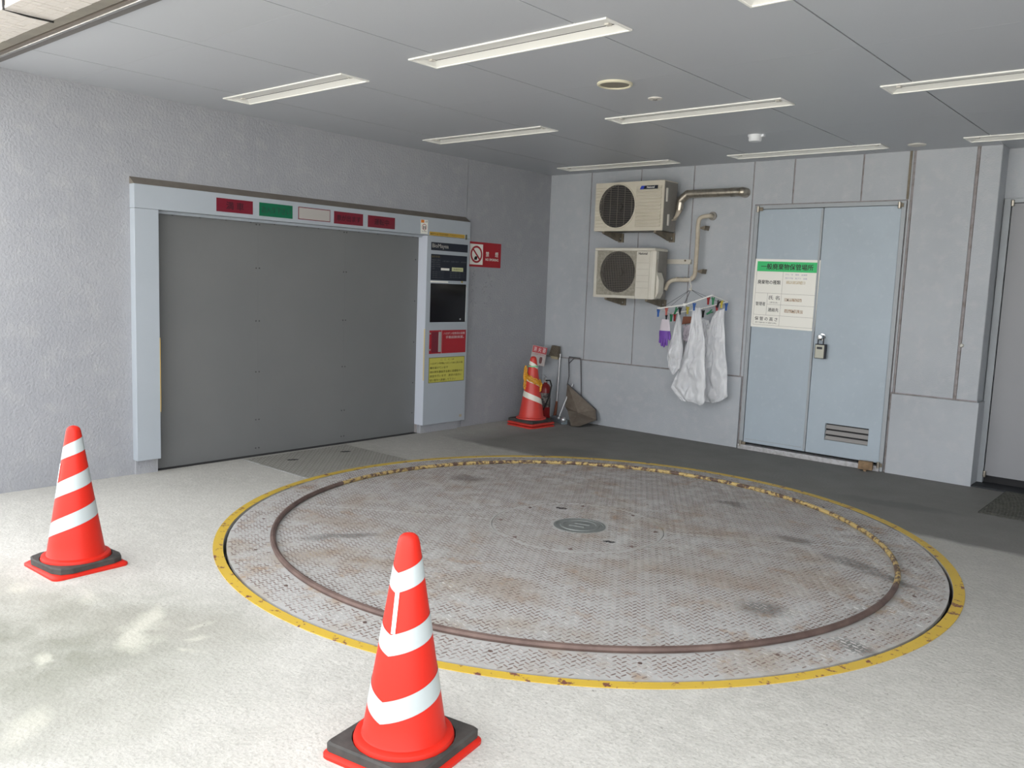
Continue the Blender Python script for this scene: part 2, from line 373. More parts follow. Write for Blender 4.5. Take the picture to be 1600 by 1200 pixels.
# ================================================================== SETTING
# floor with the round turntable pit
b = B(); n = 128; x0, x1, y0, y1 = TC.x-2.5, TC.x+2.5, TC.y-2.5, TC.y+2.5
ring = []
angs = sorted([2*PI*k/n for k in range(n)])
for a in angs:
    c, s_ = math.cos(a), math.sin(a); k = 2.5/max(abs(c), abs(s_)); ring.append((c, s_, k))
vs = [(TC.x+TR*c, TC.y+TR*s_, 0) for c, s_, k in ring]+[(TC.x+k*c, TC.y+k*s_, 0) for c, s_, k in ring]+[(TC.x+TR*c, TC.y+TR*s_, -.12) for c, s_, k in ring]
fs = [(i, (i+1) % n, n+(i+1) % n, n+i) for i in range(n)]+[(i, (i+1) % n, 2*n+(i+1) % n, 2*n+i) for i in range(n)]+[tuple(range(2*n, 3*n))]
b.add(vs, fs)
FX0, FX1, FY0, FY1 = -3., 12., -9.5, .6
for q in ((FX0, x0, FY0, FY1), (x1, FX1, FY0, FY1), (x0, x1, FY0, y0), (x0, x1, y1, FY1)):
    b.add([(q[0], q[2], 0), (q[1], q[2], 0), (q[1], q[3], 0), (q[0], q[3], 0)], [(0, 1, 2, 3)])
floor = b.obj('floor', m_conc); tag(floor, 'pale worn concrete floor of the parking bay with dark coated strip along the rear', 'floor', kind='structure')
street = B().add([(-60, -70, -.02), (70, -70, -.02), (70, FY0, -.02), (-60, FY0, -.02), (-60, 0, -.02), (FX0, 0, -.02), (FX0, FY0, -.02), (FX1, FY0, -.02), (FX1, 0, -.02), (70, 0, -.02)],
                 [(0, 1, 2, 3), (4, 5, 6, 3), (7, 2, 9, 8)]).obj('street_ground', mat('street_asphalt', (.33, .325, .31), .9, bump=(40, .4, .01)))
tag(street, 'grey street surface outside the bay', 'street', kind='structure')

# left wall
GY0, GY1, GZ1 = -4.615, -1.955, 1.935
wl = thing('wall_left', 'rough blue-grey plastered wall around the big steel gate', 'wall', (0, -3, 0), kind='structure')
box('backing', m_seal, wl, -.20, -.012, YF, GY0-.0, 0, H+.1)
box('backing', m_seal, wl, -.20, -.012, GY1, 0.25, 0, H+.1)
box('backing', m_seal, wl, -.20, -.012, GY0, GY1, GZ1, H+.1)
fl = lambda u, v, t: (t, u, v)
for y0_, y1_ in ((YF, -1.354), (-1.346, 0.0)):
    panel_obj('panel', m_wall_l, wl, plate_with_holes((y0_, y1_), (0, H+.05), [(GY0, GY1, -1, GZ1)]), fl, 0.0, -.012)
# rear wall
wbk = thing('wall_back', 'blue-grey panel wall with vertical joints behind the air conditioners', 'wall', (2.2, .1, 0), kind='structure')
D1 = (2.474, 3.826, -1, 2.325)
panel_obj('backing', m_seal, wbk, plate_with_holes((-.2, 4.50), (0, H+.1), [D1]), lambda u, v, t: (u, t, v), .006, .20)
fb = lambda u, v, t: (u, t, v)
def bpan(x0, x1, z0, z1, y=0.0): panel_obj('panel', m_wall_b, wbk, [(x0, x1, z0, z1)], fb, y, .006)
g_ = .004
for x0, x1 in ((0.0, .555), (.567, 1.185), (1.197, 1.80), (1.812, 2.43)): bpan(x0, x1, .703, H+.05)
for x0, x1 in ((2.442, 2.822), (2.836, 3.435), (3.449, 3.822)): bpan(x0, x1, 2.333, H+.05)
bpan(2.442, 2.468, .703, 2.333)
for x0, x1 in ((3.834, 3.846), (3.868, 4.322), (4.350, 4.50)): bpan(x0, x1, .703, H+.05)
bpan(0, 2.455, 0, .690, -.014); bpan(3.850, 4.522, 0, .690, -.022)
box('joint_strip', m_seal, wbk, 3.85, 3.864, -.006, .004, .70, 2.31)
box('joint_strip', m_seal, wbk, 4.326, 4.346, -.004, .004, .70, H)
box('angle_trim', m_bracket, wbk, 3.818, 3.836, -.010, .01, 2.335, H)
# base courses' dusty foot
# recess beside it
wr_ = thing('wall_recess', 'grey wall of the recess holding the second steel door', 'wall', (6.5, .3, 0), kind='structure')
box('side_face', m_wall_b, wr_, 4.36, 4.503, .0065, .224, .69, H+.05); box('side_face', m_wall_b, wr_, 4.36, 4.5215, .0, .224, 0, .689)
D2 = (4.512, 5.90, -1, 2.335)
panel_obj('panel', m_wall_b, wr_, plate_with_holes((4.36, XR+.2), (0, H+.05), [D2]), fb, .225, .42)
wrt = thing('wall_right', 'painted side wall closing the bay', 'wall', (XR, -3, 0), kind='structure')
box('panel', m_wall_l, wrt, XR, XR+.2, YF, .42, 0, H+.1)

# ceiling: panels with dark joints, holes for the lights
LX = [(.43, 1.78), (2.375, 3.725), (4.32, 5.67), (6.265, 7.615)]
LY = [(-4.325, -4.095), (-2.395, -2.165), (-.465, -.235)]
LIGHTS = [(a, b, c, d) for c, d in LY for a, b in LX]
cl = thing('ceiling', 'grey painted panel ceiling with dark joints over the bay', 'ceiling', (4, -3, H), kind='structure')
box('backing', m_dark, cl, -.2, XR+.2, YF, .42, H+.11, H+.25)
XS = [-.05, .654, 1.617, 2.580, 3.543, 4.506, 5.469, 6.432, 7.395, 8.358, 9.321, XR]
YS = [.225, -1.34, -3.264, -5.184, -5.665]
fc = lambda u, v, t: (u, v, t)
for i in range(len(XS)-1):
    for j in range(len(YS)-1):
        x0, x1, y1_, y0_ = XS[i]+.004, XS[i+1]-.004, YS[j]-.001, YS[j+1]+.001
        if j == 0 and x0 < 4.5: y1_ = 0.0
        panel_obj('panel', m_ceil, cl, plate_with_holes((x0, x1), (y0_, y1_), LIGHTS), fc, H, H+.009)
        # dark shadow gap strips
for x in XS[1:-1]: 
    pass
# rolling-shutter rail across the opening
t1 = thing('trim_1', 'tarnished metal shutter rail across the ceiling at the opening', 'rail', (4, -5.74, H), kind='structure')
box('flange', mat('grey_rail_metal', (.16, .15, .145), .5, .3), t1, 0, XR, -5.715, -5.667, H-.012, H+.08)
box('ridge', m_steel, t1, 0, XR, -5.735, -5.716, H-.020, H+.08, bevel=.004)
box('ridge', mat('brown_rail_metal', (.18, .155, .135), .5, .4), t1, 0, XR, -5.755, -5.736, H-.014, H+.08)
box('slot', m_dark, t1, 0, XR, -5.770, -5.756, H+.03, H+.08)
box('flange', mat('beige_rail_metal', (.24, .22, .185), .5, .4, noise=(6, (.31, .285, .23), .4, .7)), t1, 0, XR, -5.830, -5.771, H-.012, H+.08)
# tiled soffit beyond the rail
t2 = thing('trim_2', 'pale tiled soffit edge outside the shutter rail', 'soffit', (2, -5.95, H), kind='structure')
box('backing', m_grout, t2, -.4, XR+.2, -6.055, -5.832, H-.006, H+.9)
tb = B().box(-.0235, .0235, -.0215, .0215, -.012, -.0005).obj('tile', m_tile, t2)
first = True
k = 0
for ix in range(0, 48):
    for iy in range(5):
        x, y = .55+ix*.050, -5.855-iy*.045
        if abs(x-1.43) < .02: continue
        o = tb if first else tb.copy()
        if not first: COL.objects.link(o)
        o.location = (x, y, H+random.uniform(-.001, .001)-.0); o.matrix_parent_inverse = world_of(t2).inverted(); first = False
# outer columns
colm = thing('wall_front', 'tiled pier at the left edge of the opening', 'wall', (-.2, -6.1, 0), kind='structure')
box('pier', m_wall_l, colm, -2.5, -.005, YF-.0, YF+.25, 0, 3.4)
box('pier', m_wall_l, colm, XR, XR+3, YF, YF+.25, 0, 3.4)
box('roof', m_grout, colm, -2.5, XR+3, YF+.2, .6, 3.35, 5.6)
box('fascia', m_tile, colm, -2.5, XR+3, YF+.005, YF+.25, H+.30, 5.6)
# cable along the soffit
cb = B().tube([(1.431, -5.832, H-.02), (1.431, -5.95, H-.022), (1.435, -6.06, H-.02), (1.435, -6.07, H+.4)], .0055, 6).obj('cable', m_black)
tag(cb, 'thin black cable crossing the pale tiled soffit outside', 'cable')

# ================================================================== GATE in the left wall
gt = thing('door_3', 'wide dark grey steel car-lift gate in the left wall', 'gate', (0, -3.28, 0), kind='structure')
ys = [GY0-.06, -3.725, -2.840, GY1]
for a, b_ in zip(ys, ys[1:]):
    box('panel', m_gate, gt, -.07, -.05, a+.0002, b_-.0002, .005, 1.99)
rv = B()
def rivet(y, z): rv.lathe([(.0065, 0), (.006, .003), (.002, .0045)], 8, Matrix.Translation((-.05, y, z)) @ Matrix.Rotation(PI/2, 4, 'Y'))
for y in (-4.59,):
    for z in (1.88, 1.62, 1.2, .90, .55, .25, .06): rivet(y, z)
for y in (-3.74, -3.71, -2.855, -2.825):
    for z in (1.90, 1.55, 1.12, .70, .30, .06): rivet(y, z)
for k in range(12): rivet(-4.45+k*.22, 1.915)
for y in (-1.99,):
    for z in (1.7, 1.3, .9, .5, .2): rivet(y, z)
o = rv.obj('rivet', mat('rivet_dark', (.09, .09, .09), .5, .4), gt); o['kind'] = 'stuff'; o['label'] = 'dark rivets along the gate sheets'
FXF = .07
box('sill', m_dark, gt, -.20, -.0, GY0, GY1, -.01, .002)
p = B().box(-.0, FXF, -4.795, -4.617, .108, 1.934).obj('frame_post', m_frame, gt, bevel=.003)
box('kick_plate', m_wall_l, gt, -.0, .02, -4.785, -4.617, 0, .108)
box('yellow_strip', mat('faded_yellow_tape', (.72, .47, .09), .5), gt, .055, FXF+.0015, -4.6165, -4.614, .46, 1.01)
box('post_lining', m_frame, gt, -.05, 0, -4.63, -4.6155, 0, 1.934)
hd = B().box(0, FXF, -4.795, -1.365, 1.9355, 2.104).obj('header', m_frame, gt, bevel=.003)
box('header_lining', m_frame, gt, -.05, 0, GY0, GY1, 1.915, 1.934)
B().prism([(0, 2.104), (FXF, 2.104), (0, 2.155)], -4.795, -1.365, lambda a, z, h: (a, h, z)).obj('flashing', m_flash, gt)
# signal lamp panels along the header
def lamp(y0, y1, z0, z1, m, body, mi, w, h, lab):
    q = box('signal_panel', m, gt, FXF-.002, FXF+.002, y0, y1, z0, z1); q['label'] = lab
    if body: text(body, (FXF+.002, (y0+y1)/2, (z0+z1)/2), w, h, mi, q, LEFT, bold=.01)
    return q
lamp(-4.162, -3.849, 1.966, 2.068, m_dred, '満 車', m_ink, .15, .060, 'dark red signal panel with two characters')
lamp(-3.791, -3.480, 1.963, 2.068, m_dgreen, 'お入り下さい', m_inkg, .27, .055, 'dark green signal panel')
q = lamp(-3.424, -3.100, 1.966, 2.068, m_dred, None, None, 0, 0, 'blank pale panel with a thin dark red border')
box('insert', m_blank, q, FXF+.002, FXF+.003, -3.418, -3.106, 1.972, 2.062)
lamp(-3.060, -2.744, 1.960, 2.064, m_dred, '車が出ます', m_ink, .26, .052, 'dark red signal panel beside the blank one')
lamp(-2.688, -2.371, 1.958, 2.062, m_dred, '運転中', m_ink, .17, .055, 'dark red signal panel nearest the control cabinet')

# ================================================================== CONTROL CABINET
CY0, CY1, CZ0 = -1.953, -1.365, .085
cc = thing('control_cabinet', 'tall pale grey operating cabinet at the right end of the steel gate', 'cabinet', (0, -1.66, 0))
B().box(-.05, FXF, CY0, CY1, CZ0, 1.933).obj('body', m_frame, cc, bevel=.003)
box('plinth', m_wall_l, cc, -.05, .03, CY0+.01, CY1-.06, 0, CZ0)
box('pale_side_face', mat('pale_cabinet_side', (.56, .60, .68), .4), cc, -.05, FXF-.002, CY0-.003, CY0-.0005, CZ0, 1.930)  # paler colour on the cabinet's side face than on its body
X = FXF
def cplate(name, m, y0, y1, z0, z1, t=.002, parent=cc): return box(name, m, parent, X-.001, X+t, y0, y1, z0, z1)
np_ = cplate('nameplate', m_navy, -1.903, -1.397, 1.797, 1.874); np_['label'] = 'black strip nameplate with pale lettering'
text('BioMayea', (X+.002, -1.78, 1.836), .22, .050, mat('plate_letters', (.42, .41, .38), .5), np_, LEFT, bold=.01)
ip = cplate('instruction_panel', m_navy, -1.90, -1.402, 1.510, 1.760); ip['label'] = 'dark blue instruction panel with columns of fine print'
dim = mat('fine_print', (.13, .14, .15), .5)
text('操作手順', (X+.002, -1.84, 1.737), .11, .022, mat('olive_print', (.17, .14, .05), .5), ip, LEFT)
for k, s_ in enumerate(('運転前の確認', '車庫 を呼ぶ', '入庫する時は', '出庫 する時', '注意')):
    text(s_, (X+.002, -1.835+(-.035 if len(s_) < 3 else 0), 1.705-k*.021), .12 if len(s_) > 2 else .035, .012, dim, ip, LEFT)
for y, w, s_ in ((-1.70, .10, '入庫の操作'), (-1.575, .11, '出庫の操作'), (-1.45, .07, '緊急時')):
    text(s_, (X+.002, y, 1.698), w, .013, dim, ip, LEFT)
for k in range(4):
    text('運転中は乗場に入らないで下さい', (X+.002, -1.80, 1.590-k*.018), .16, .010, dim, ip, LEFT)
    text('故障の時は管理人に連絡して下さい', (X+.002, -1.53, 1.598-k*.018), .22, .010, dim, ip, LEFT)
cplate('sticker', m_paper, -1.765, -1.650, 1.608, 1.630, .003)
st = cplate('sticker', mat('cream_sticker', (.55, .56, .30), .5), -1.615, -1.455, 1.604, 1.642, .003); st['label'] = 'pale yellow sticker'
text('係員呼出', (X+.003, -1.535, 1.623), .12, .014, m_black, st, LEFT)
cplate('sticker', m_paper, -1.902, -1.66, 1.488, 1.502, .002)
B().lathe([(.011, 0), (.011, .004), (.004, .006)], 12, Matrix.Translation((X, -1.465, 1.502)) @ Matrix.Rotation(PI/2, 4, 'Y')).obj('key_switch', mat('brass', (.45, .36, .12), .4, .8), cc)
ow = cplate('display_window', m_glass, -1.897, -1.405, 1.100, 1.478, .003); ow['label'] = 'black glazed window over the controls'
box('window_trim', mat('window_trim', (.60, .62, .64), .4), cc, X, X+.005, -1.404, -1.395, 1.11, 1.45)
B().lathe([(.008, 0), (.008, .004), (.003, .005)], 12, Matrix.Translation((X+.003, -1.478, 1.128)) @ Matrix.Rotation(PI/2, 4, 'Y')).obj('lock', m_alu, cc)
rp = cplate('release_box', m_sred, -1.895, -1.387, .790, 1.020, .004); rp['label'] = 'red release box with a recessed left section'
box('recess', mat('dark_red_recess', (.17, .012, .025), .4), rp, X+.004, X+.005, -1.868, -1.770, .80, 1.005)
box('handle', mat('grey_handle', (.35, .34, .33), .5), rp, X+.005, X+.012, -1.775, -1.745, .806, 1.005)
box('divider', mat('pale_red_edge', (.55, .25, .25), .4), rp, X+.004, X+.007, -1.735, -1.729, .79, 1.02)
for z in (.83, .99): box('catch', m_steel_d, rp, X+.004, X+.012, -1.905, -1.885, z-.008, z+.008)
lt = mat('pale_letters', (.62, .50, .50), .5)
text('ハロゲン化物消火設備', (X+.004, -1.555, .988), .30, .024, lt, rp, LEFT, bold=.01)
text('手動起動装置。', (X+.004, -1.545, .950), .26, .026, lt, rp, LEFT, bold=.01)
box('edge_tape', mat('cream_tape', (.66, .54, .27), .5), cc, X-.012, X+.0015, CY0-.005, CY0-.0028, .53, 1.035)
nt_ = cplate('notice_plate', mat('notice_border', (.20, .19, .04), .5), -1.893, -1.393, .500, .752, .002); nt_['label'] = 'yellow notice with five lines of black print'
box('notice_field', m_nyel, nt_, X+.002, X+.0026, -1.887, -1.399, .506, .746)
olive = mat('notice_ink', (.10, .09, .02), .6)
text('こ こ に は', (X+.0027, -1.64, .728), .19, .018, olive, nt_, LEFT)
for k, (s_, w) in enumerate((('ハロゲン化物(ハロン1301)消火設', .46), ('備を設けています', .25), ('消火剤を放出する前に退避指令の', .46), ('放送を行います　放送の指示に', .45), ('従い室外へ退避して下さい', .36))):
    text(s_, (X+.0027, -1.88+w/2, .690-k*.041), w, .024, olive, nt_, LEFT, bold=.006)
cplate('sticker', mat('tan_sticker', (.42, .36, .26), .6), -1.445, -1.410, .125, .150, .001)

# stickers on the header above the cabinet (on the gate frame)
ws = thing('warning_sticker', 'small white warning sticker with orange corner on the gate header', 'sticker', (X, -2.0, 2.0))
B().box(X, X+.0012, -2.047, -1.955, 1.945, 2.076).obj('sheet', m_paper, ws)
B().box(X+.0012, X+.0018, -2.045, -2.003, 2.047, 2.074).obj('orange_field', m_orange, ws)
text('注意', (X+.0013, -1.978, 2.061), .036, .018, m_black, ws, LEFT)
B().lathe([(.030, 0), (.030, .0008), (.024, .0008), (.024, 0)], 24, Matrix.Translation((X+.0012, -2.000, 2.008)) @ Matrix.Rotation(PI/2, 4, 'Y'), cap=False).obj('ring', mat('dim_red_ring', (.45, .15, .17), .5), ws)
for dy in (-.010, .010):
    B().box(X+.0012, X+.0018, -2.0+dy-.005, -2.0+dy+.005, 1.990, 2.018).obj('pictogram', m_black, ws)
text('立入禁止', (X+.0013, -2.0, 1.968), .06, .012, m_black, ws, LEFT)
cs = thing('caution_strip', 'narrow amber strip with black print across the cabinet top', 'sign', (X, -1.69, 1.95))
B().box(X, X+.0015, -1.930, -1.445, 1.937, 1.972).obj('sheet', m_cau, cs)
text('▲操作は必ず安全を確認してから行って下さい', (X+.0016, -1.69, 1.954), .46, .020, m_black, cs, LEFT)
B().box(X, X+.003, -1.432, -1.412, 1.925, 1.975).obj('tag', mat('olive_tag', (.10, .11, .07), .5), cs)

# no smoking sign
ns = thing('no_smoking_sign', 'red and white no smoking sign on the wall beside the control cabinet', 'sign', (0, -1.06, 1.8))
B().box(.0015, .006, -1.312, -.818, 1.664, 1.918).obj('board', m_sred, ns)
B().box(.006, .0065, -1.295, -1.100, 1.686, 1.896).obj('white_field', m_paper, ns)
cyl = Matrix.Translation((.0066, -1.197, 1.791)) @ Matrix.Rotation(PI/2, 4, 'Y')
B().lathe([(.088, 0), (.088, .0006), (.068, .0006), (.068, 0)], 40, cyl, cap=False).obj('ring', m_sred, ns)
Rb = Matrix.Translation((.0066, -1.197, 1.791)) @ Matrix.Rotation(math.radians(-45), 4, 'X')
B().box(0, .0012, -.075, .075, -.009, .009, R=Rb).obj('slash', m_sred, ns)
Rc = Matrix.Translation((.0066, -1.197, 1.76)) @ Matrix.Rotation(math.radians(35), 4, 'X')
B().box(0, .0005, -.040, .020, -.005, .005, R=Rc).obj('cigarette', m_black, ns)
B().prism([(-1.225, 1.735), (-1.19, 1.735), (-1.182, 1.76), (-1.205, 1.775), (-1.228, 1.757)], .0066, .0071, lambda a, b_, h: (h, a, b_)).obj('hand', m_black, ns)
text('禁', (.0061, -1.030, 1.800), .048, .052, m_paper, ns, LEFT, bold=.015); text('煙', (.0061, -.885, 1.802), .048, .052, m_paper, ns, LEFT, bold=.015)
text('NO SMOKING', (.0061, -.957, 1.745), .20, .026, m_paper, ns, LEFT, bold=.015)
# glue marks left on the wall under the sign
gm = B(); rnd = random.Random(3)
for k in range(46):
    y = rnd.choice((-1.24, -1.20, -1.06, -1.02, -.95))+rnd.uniform(-.03, .03); z = rnd.uniform(1.25, 1.63); a = rnd.uniform(0, PI)
    r_ = rnd.uniform(.004, .012); l_ = rnd.uniform(.008, .03)
    gm.box(-.0, .0008, -l_/2, l_/2, -r_/4, r_/4, R=Matrix.Translation((.0008, y, z)) @ Matrix.Rotation(a, 4, 'X'))
o = gm.obj('glue_residue', mat('glue_residue', (.22, .22, .235), .7), None); tag(o, 'dark flecks of old glue on the wall below the no smoking sign', 'residue', kind='stuff')

# ================================================================== DOUBLE DOOR
d1 = thing('door_1', 'blue-grey double steel door with a large notice and a louvre', 'door', (3.15, 0, 0), kind='structure')
FY = -.012
m_dfr = mat('door_frame_grey', (.36, .39, .415), .5, noise=(6, (.32, .34, .36), .3, .7))
box('frame', m_dfr, d1, 2.476, 2.512, FY, .12, .0, 2.323, bevel=.002)
box('frame', m_dfr, d1, 3.790, 3.824, FY, .12, .0, 2.323, bevel=.002)
box('frame', m_dfr, d1, 2.512, 3.790, FY, .12, 2.288, 2.323, bevel=.002)
box('backing', m_dark, d1, 2.512, 3.790, .05, .12, 0, 2.288)
lf = box('leaf', m_door, d1, 2.517, 3.122, .000, .035, .068, 2.284, bevel=.002)
LV = (3.297, 3.680, .205, .357)
fbk = lambda u, v, t: (u, t, v)
lf2 = panel_obj('leaf', m_door, d1, plate_with_holes((3.131, 3.786), (.068, 2.284), [LV]), fbk, .000, .035)
B().box(3.108, 3.128, -.010, -.0005, .075, 2.28).obj('astragal', m_dfr, d1, bevel=.002)
box('scratch', m_dfr, lf, 2.535, 3.09, -.0015, -.0002, .098, .103)
lvf = box('louvre_back', m_dark, lf2, LV[0], LV[1], .030, .034, LV[2], LV[3])
for k in range(3):
    z = LV[2]+.003+k*.051
    B().prism([(.002, z), (.020, z+.030), (.020, z+.034), (-.001, z+.006)], LV[0]+.002, LV[1]-.002, lambda a, b_, h: (h, a, b_)).obj('louvre_slat', mat('louvre_grey', (.34, .33, .32), .5), lf2)
for x0, x1, z0, z1 in ((LV[0]-.006, LV[0], LV[2]-.006, LV[3]+.006), (LV[1], LV[1]+.006, LV[2]-.006, LV[3]+.006)):
    box('louvre_rim', m_door, lf2, x0, x1, -.003, 0, z0, z1)
box('threshold', m_thresh, d1, 2.476, 3.80, -.035, .05, .0, .045, bevel=.003)
for x, z in ((2.512, 2.286), (3.775, 2.286), (2.500, .055), (3.79, .055)):
    h_ = B().lathe([(.011, -.028), (.0125, -.024), (.0125, .024), (.011, .028)], 14, Matrix.Translation((x, -.026, z))).obj('pivot_hinge', m_steel_d, d1)
    box('hinge_leaf', m_bracket, h_, x, x+.045 if x < 3 else x+.03, -.022, -.012, z-.016, z+.016)
kn = B().lathe([(.030, 0), (.030, .006), (.011, .008), (.011, .030), (.020, .034), (.026, .045), (.026, .058), (.018, .068), (.004, .070)], 24,
               Matrix.Translation((3.205, -.001, 1.132)) @ Matrix.Rotation(PI/2, 4, 'X')).obj('door_knob', mat('polished_knob', (.78, .78, .77), .18, 1.0), lf2, smooth=True)

# notice
sg = thing('waste_storage_sign', 'white square notice with green header on the left door leaf', 'sign', (2.82, -.004, 1.18))
SR = Matrix.Translation((2.822, -.004, 1.503)) @ Matrix.Rotation(math.radians(.7), 4, 'Y')
SW, SH = .622, .640
def sb(name, m, u0, u1, v0, v1, t0, t1, parent=sg):   # u,v in 0..1, v down
    return B().box((u0-.5)*SW, (u1-.5)*SW, -t1, -t0, (.5-v1)*SH, (.5-v0)*SH, R=SR).obj(name, m, parent)
def stx(s_, u, v, w, h, m=m_black, bold=.008, parent=sg):
    return text(s_, SR @ Vector(((u-.5)*SW, -.0032, (.5-v)*SH)), w*SW, h*SH, m, parent, SR.to_3x3().to_4x4() @ BACK, bold=bold, extrude=.0003)
sb('board', m_paper, 0, 1, 0, 1, 0, .003)
sb('header_band', m_green, .035, .965, .035, .180, .003, .0034)
grey_l = mat('rule_line', (.22, .21, .19), .6)
for u0, u1, v0, v1 in ((.035, .038, .18, .965), (.962, .965, .18, .965), (.035, .965, .962, .965), (.035, .965, .494, .497), (.035, .965, .815, .818), (.235, .965, .655, .658),
                       (.452, .455, .18, .965), (.235, .238, .497, .815)):
    sb('rule_line', grey_l, u0, u1, v0, v1, .003, .0034)
stx('一般廃棄物保管場所', .5, .108, .80, .085, bold=.018)
stx('廃棄物の種類', .243, .335, .36, .060, bold=.01)
stx('氏 名', .345, .558, .17, .058); stx('(会社名)', .345, .628, .13, .022, bold=0)
stx('管理者', .135, .655, .155, .056); stx('連絡先', .345, .735, .165, .055)
stx('保 管 の 高 さ', .243, .872, .36, .056); stx('(屋外で容器を用いずに保管する場合)', .243, .930, .34, .022, bold=0)
stx('びん・缶　雑紙　金属類', .655, .215, .33, .024, m_violet, 0); stx('燃やす物　廃プラ　金属', .655, .268, .33, .024, m_violet, 0)
sb('faded_print', mat('faded_tan_print', (.60, .52, .36), .6, noise=(80, (.74, .72, .65), .42, .58)), .51, .80, .305, .350, .003, .0034)
sb('faded_print', m_brownp, .505, .77, .555, .600, .003, .0034)
sb('faded_print', m_brownp, .52, .80, .715, .765, .003, .0034)
sb('ink_dot', m_black, .645, .662, .732, .747, .0034, .0038); sb('ink_dot', m_black, .550, .567, .570, .590, .0034, .0038)

# key lock box hanging from the knob
kb = thing('key_lock_box', 'black and grey combination key box hanging from the door knob', 'lock', (3.21, -.06, .95))
KM = Matrix.Translation((3.215, -.042, 1.005)) @ Matrix.Diagonal((1.2, 1.1, 1.13, 1))
B().box(-.040, .040, -.022, .020, -.058, .058, R=KM).obj('body', m_lockb, kb, bevel=.006)
B().box(-.035, .032, -.025, -.0215, -.054, .052, R=KM).obj('face_plate', m_lock, kb, bevel=.0015)
B().box(-.022, .018, -.027, -.025, .018, .036, R=KM).obj('dial_window', m_lockb, kb)
B().tube([(3.208-.024, -.040, 1.068), (3.208-.024, -.040, 1.120), (3.208-.018, -.040, 1.142), (3.208, -.040, 1.152), (3.208+.018, -.040, 1.142), (3.208+.024, -.040, 1.12), (3.208+.024, -.040, 1.068)], .0055, 8).obj('shackle', m_lockb, kb, smooth=True)

# wooden wedge
wd = thing('wood_block', 'small weathered wooden block on the floor against the door threshold', 'block', (3.70, -.09, 0))
Rw = Matrix.Translation((3.705, -.085, 0)) @ Matrix.Rotation(math.radians(10), 4, 'Z')
B().box(-.058, .058, -.025, .025, 0.012, .085, R=Rw).obj('block', m_wood, wd, bevel=.004)
B().box(-.012, .012, -.035, .03, 0, .0125, R=Rw).obj('foot', m_wood, wd)

# recess door
d2 = thing('door_2', 'plain grey steel door in the recess at the right', 'door', (5.2, .2, 0), kind='structure')
box('frame', m_dfr, d2, 4.514, 4.562, .190, .26, .0, 2.333, bevel=.002)
box('frame', m_dfr, d2, 4.562, 5.90, .190, .26, 2.300, 2.333, bevel=.002)
box('frame', m_dfr, d2, 5.86, 5.90, .190, .26, 0, 2.30, bevel=.002)
box('leaf', m_door2, d2, 4.570, 5.855, .200, .235, .075, 2.295)
box('threshold', mat('dark_threshold', (.018, .021, .025), .7), d2, 4.512, 5.90, -.01, .24, .0, .012)
box('backing', m_dark, d2, 4.562, 5.86, .236, .26, 0, 2.30)
for z in (2.296, .085):
    B().lathe([(.011, -.025), (.0125, -.02), (.0125, .02), (.011, .025)], 14, Matrix.Translation((4.575, .18, z))).obj('pivot_hinge', m_steel_d, d2)
# matting on the floor before it
fm = B().box(4.775, 6.1, -.93, -.035, .0, .010)
for k in range(20): fm.box(4.785, 6.09, -.92+k*.045, -.905+k*.045, .010, .016)
o = fm.obj('floor_mat', m_mat, None); tag(o, 'dark ribbed mat on the floor in front of the recessed door', 'mat')
# wall sensor knob
o = B().sphere((4.352, -.008, 1.143), .016, 12).obj('wall_button', m_plug, None, smooth=True); tag(o, 'small round white button on the wall joint near the recess', 'button')

# ================================================================== TURNTABLE
tt = thing('car_turntable', 'large round steel checker plate car turntable set in the floor', 'turntable', (TC.x, TC.y, 0))
PA = math.radians(32.5); HUB = .54; RO = 2.100
def sector(a0, a1, r0_, r1_, gap, n=32):
    # plate sector with parallel gaps, top at z=0
    out = []; 
    for i in range(n+1):
        a = a0+math.asin(gap/r1_)+(a1-a0-2*math.asin(gap/r1_))*i/n; out.append((TC.x+r1_*math.cos(a), TC.y+r1_*math.sin(a)))
    for i in range(n, -1, -1):
        a = a0+math.asin(gap/r0_)+(a1-a0-2*math.asin(gap/r0_))*i/n; out.append((TC.x+r0_*math.cos(a), TC.y+r0_*math.sin(a)))
    return out
def strip_sector(name, a0, a1, r0_, r1_, gap, z0, z1, m, parent, n=48):
    b = B(); ou = []; ga, gb = math.asin(gap/r0_), math.asin(gap/r1_)
    vs = []
    for z in (z0, z1):
        for i in range(n+1):
            f = i/n
            for r_, g in ((r0_, ga), (r1_, gb)):
                a = a0+g+(a1-a0-2*g)*f; vs.append((TC.x+r_*math.cos(a), TC.y+r_*math.sin(a), z))
    k = 2*(n+1); fs = []
    for i in range(n):
        fs += [(2*i, 2*i+1, 2*i+3, 2*i+2), (k+2*i, k+2*i+1, k+2*i+3, k+2*i+2), (2*i, 2*i+2, k+2*i+2, k+2*i), (2*i+1, 2*i+3, k+2*i+3, k+2*i+1)]
    fs += [(0, 1, k+1, k), (2*n, 2*n+1, k+2*n+1, k+2*n)]
    return b.add(vs, fs).obj(name, m, parent)
for q in range(2): strip_sector('plate', PA+q*PI, PA+(q+1)*PI, HUB+.002, RO, .0018, -.02, 0.0, m_plate, tt)
B().lathe([(HUB-.002, -.02), (HUB-.002, 0)], 64, Matrix.Translation(TC)).obj('hub_plate', m_plate, tt)
B().lathe([(RO, -.11), (RO, -.0205)], 96, Matrix.Translation(TC)).obj('drum', m_dark, tt)
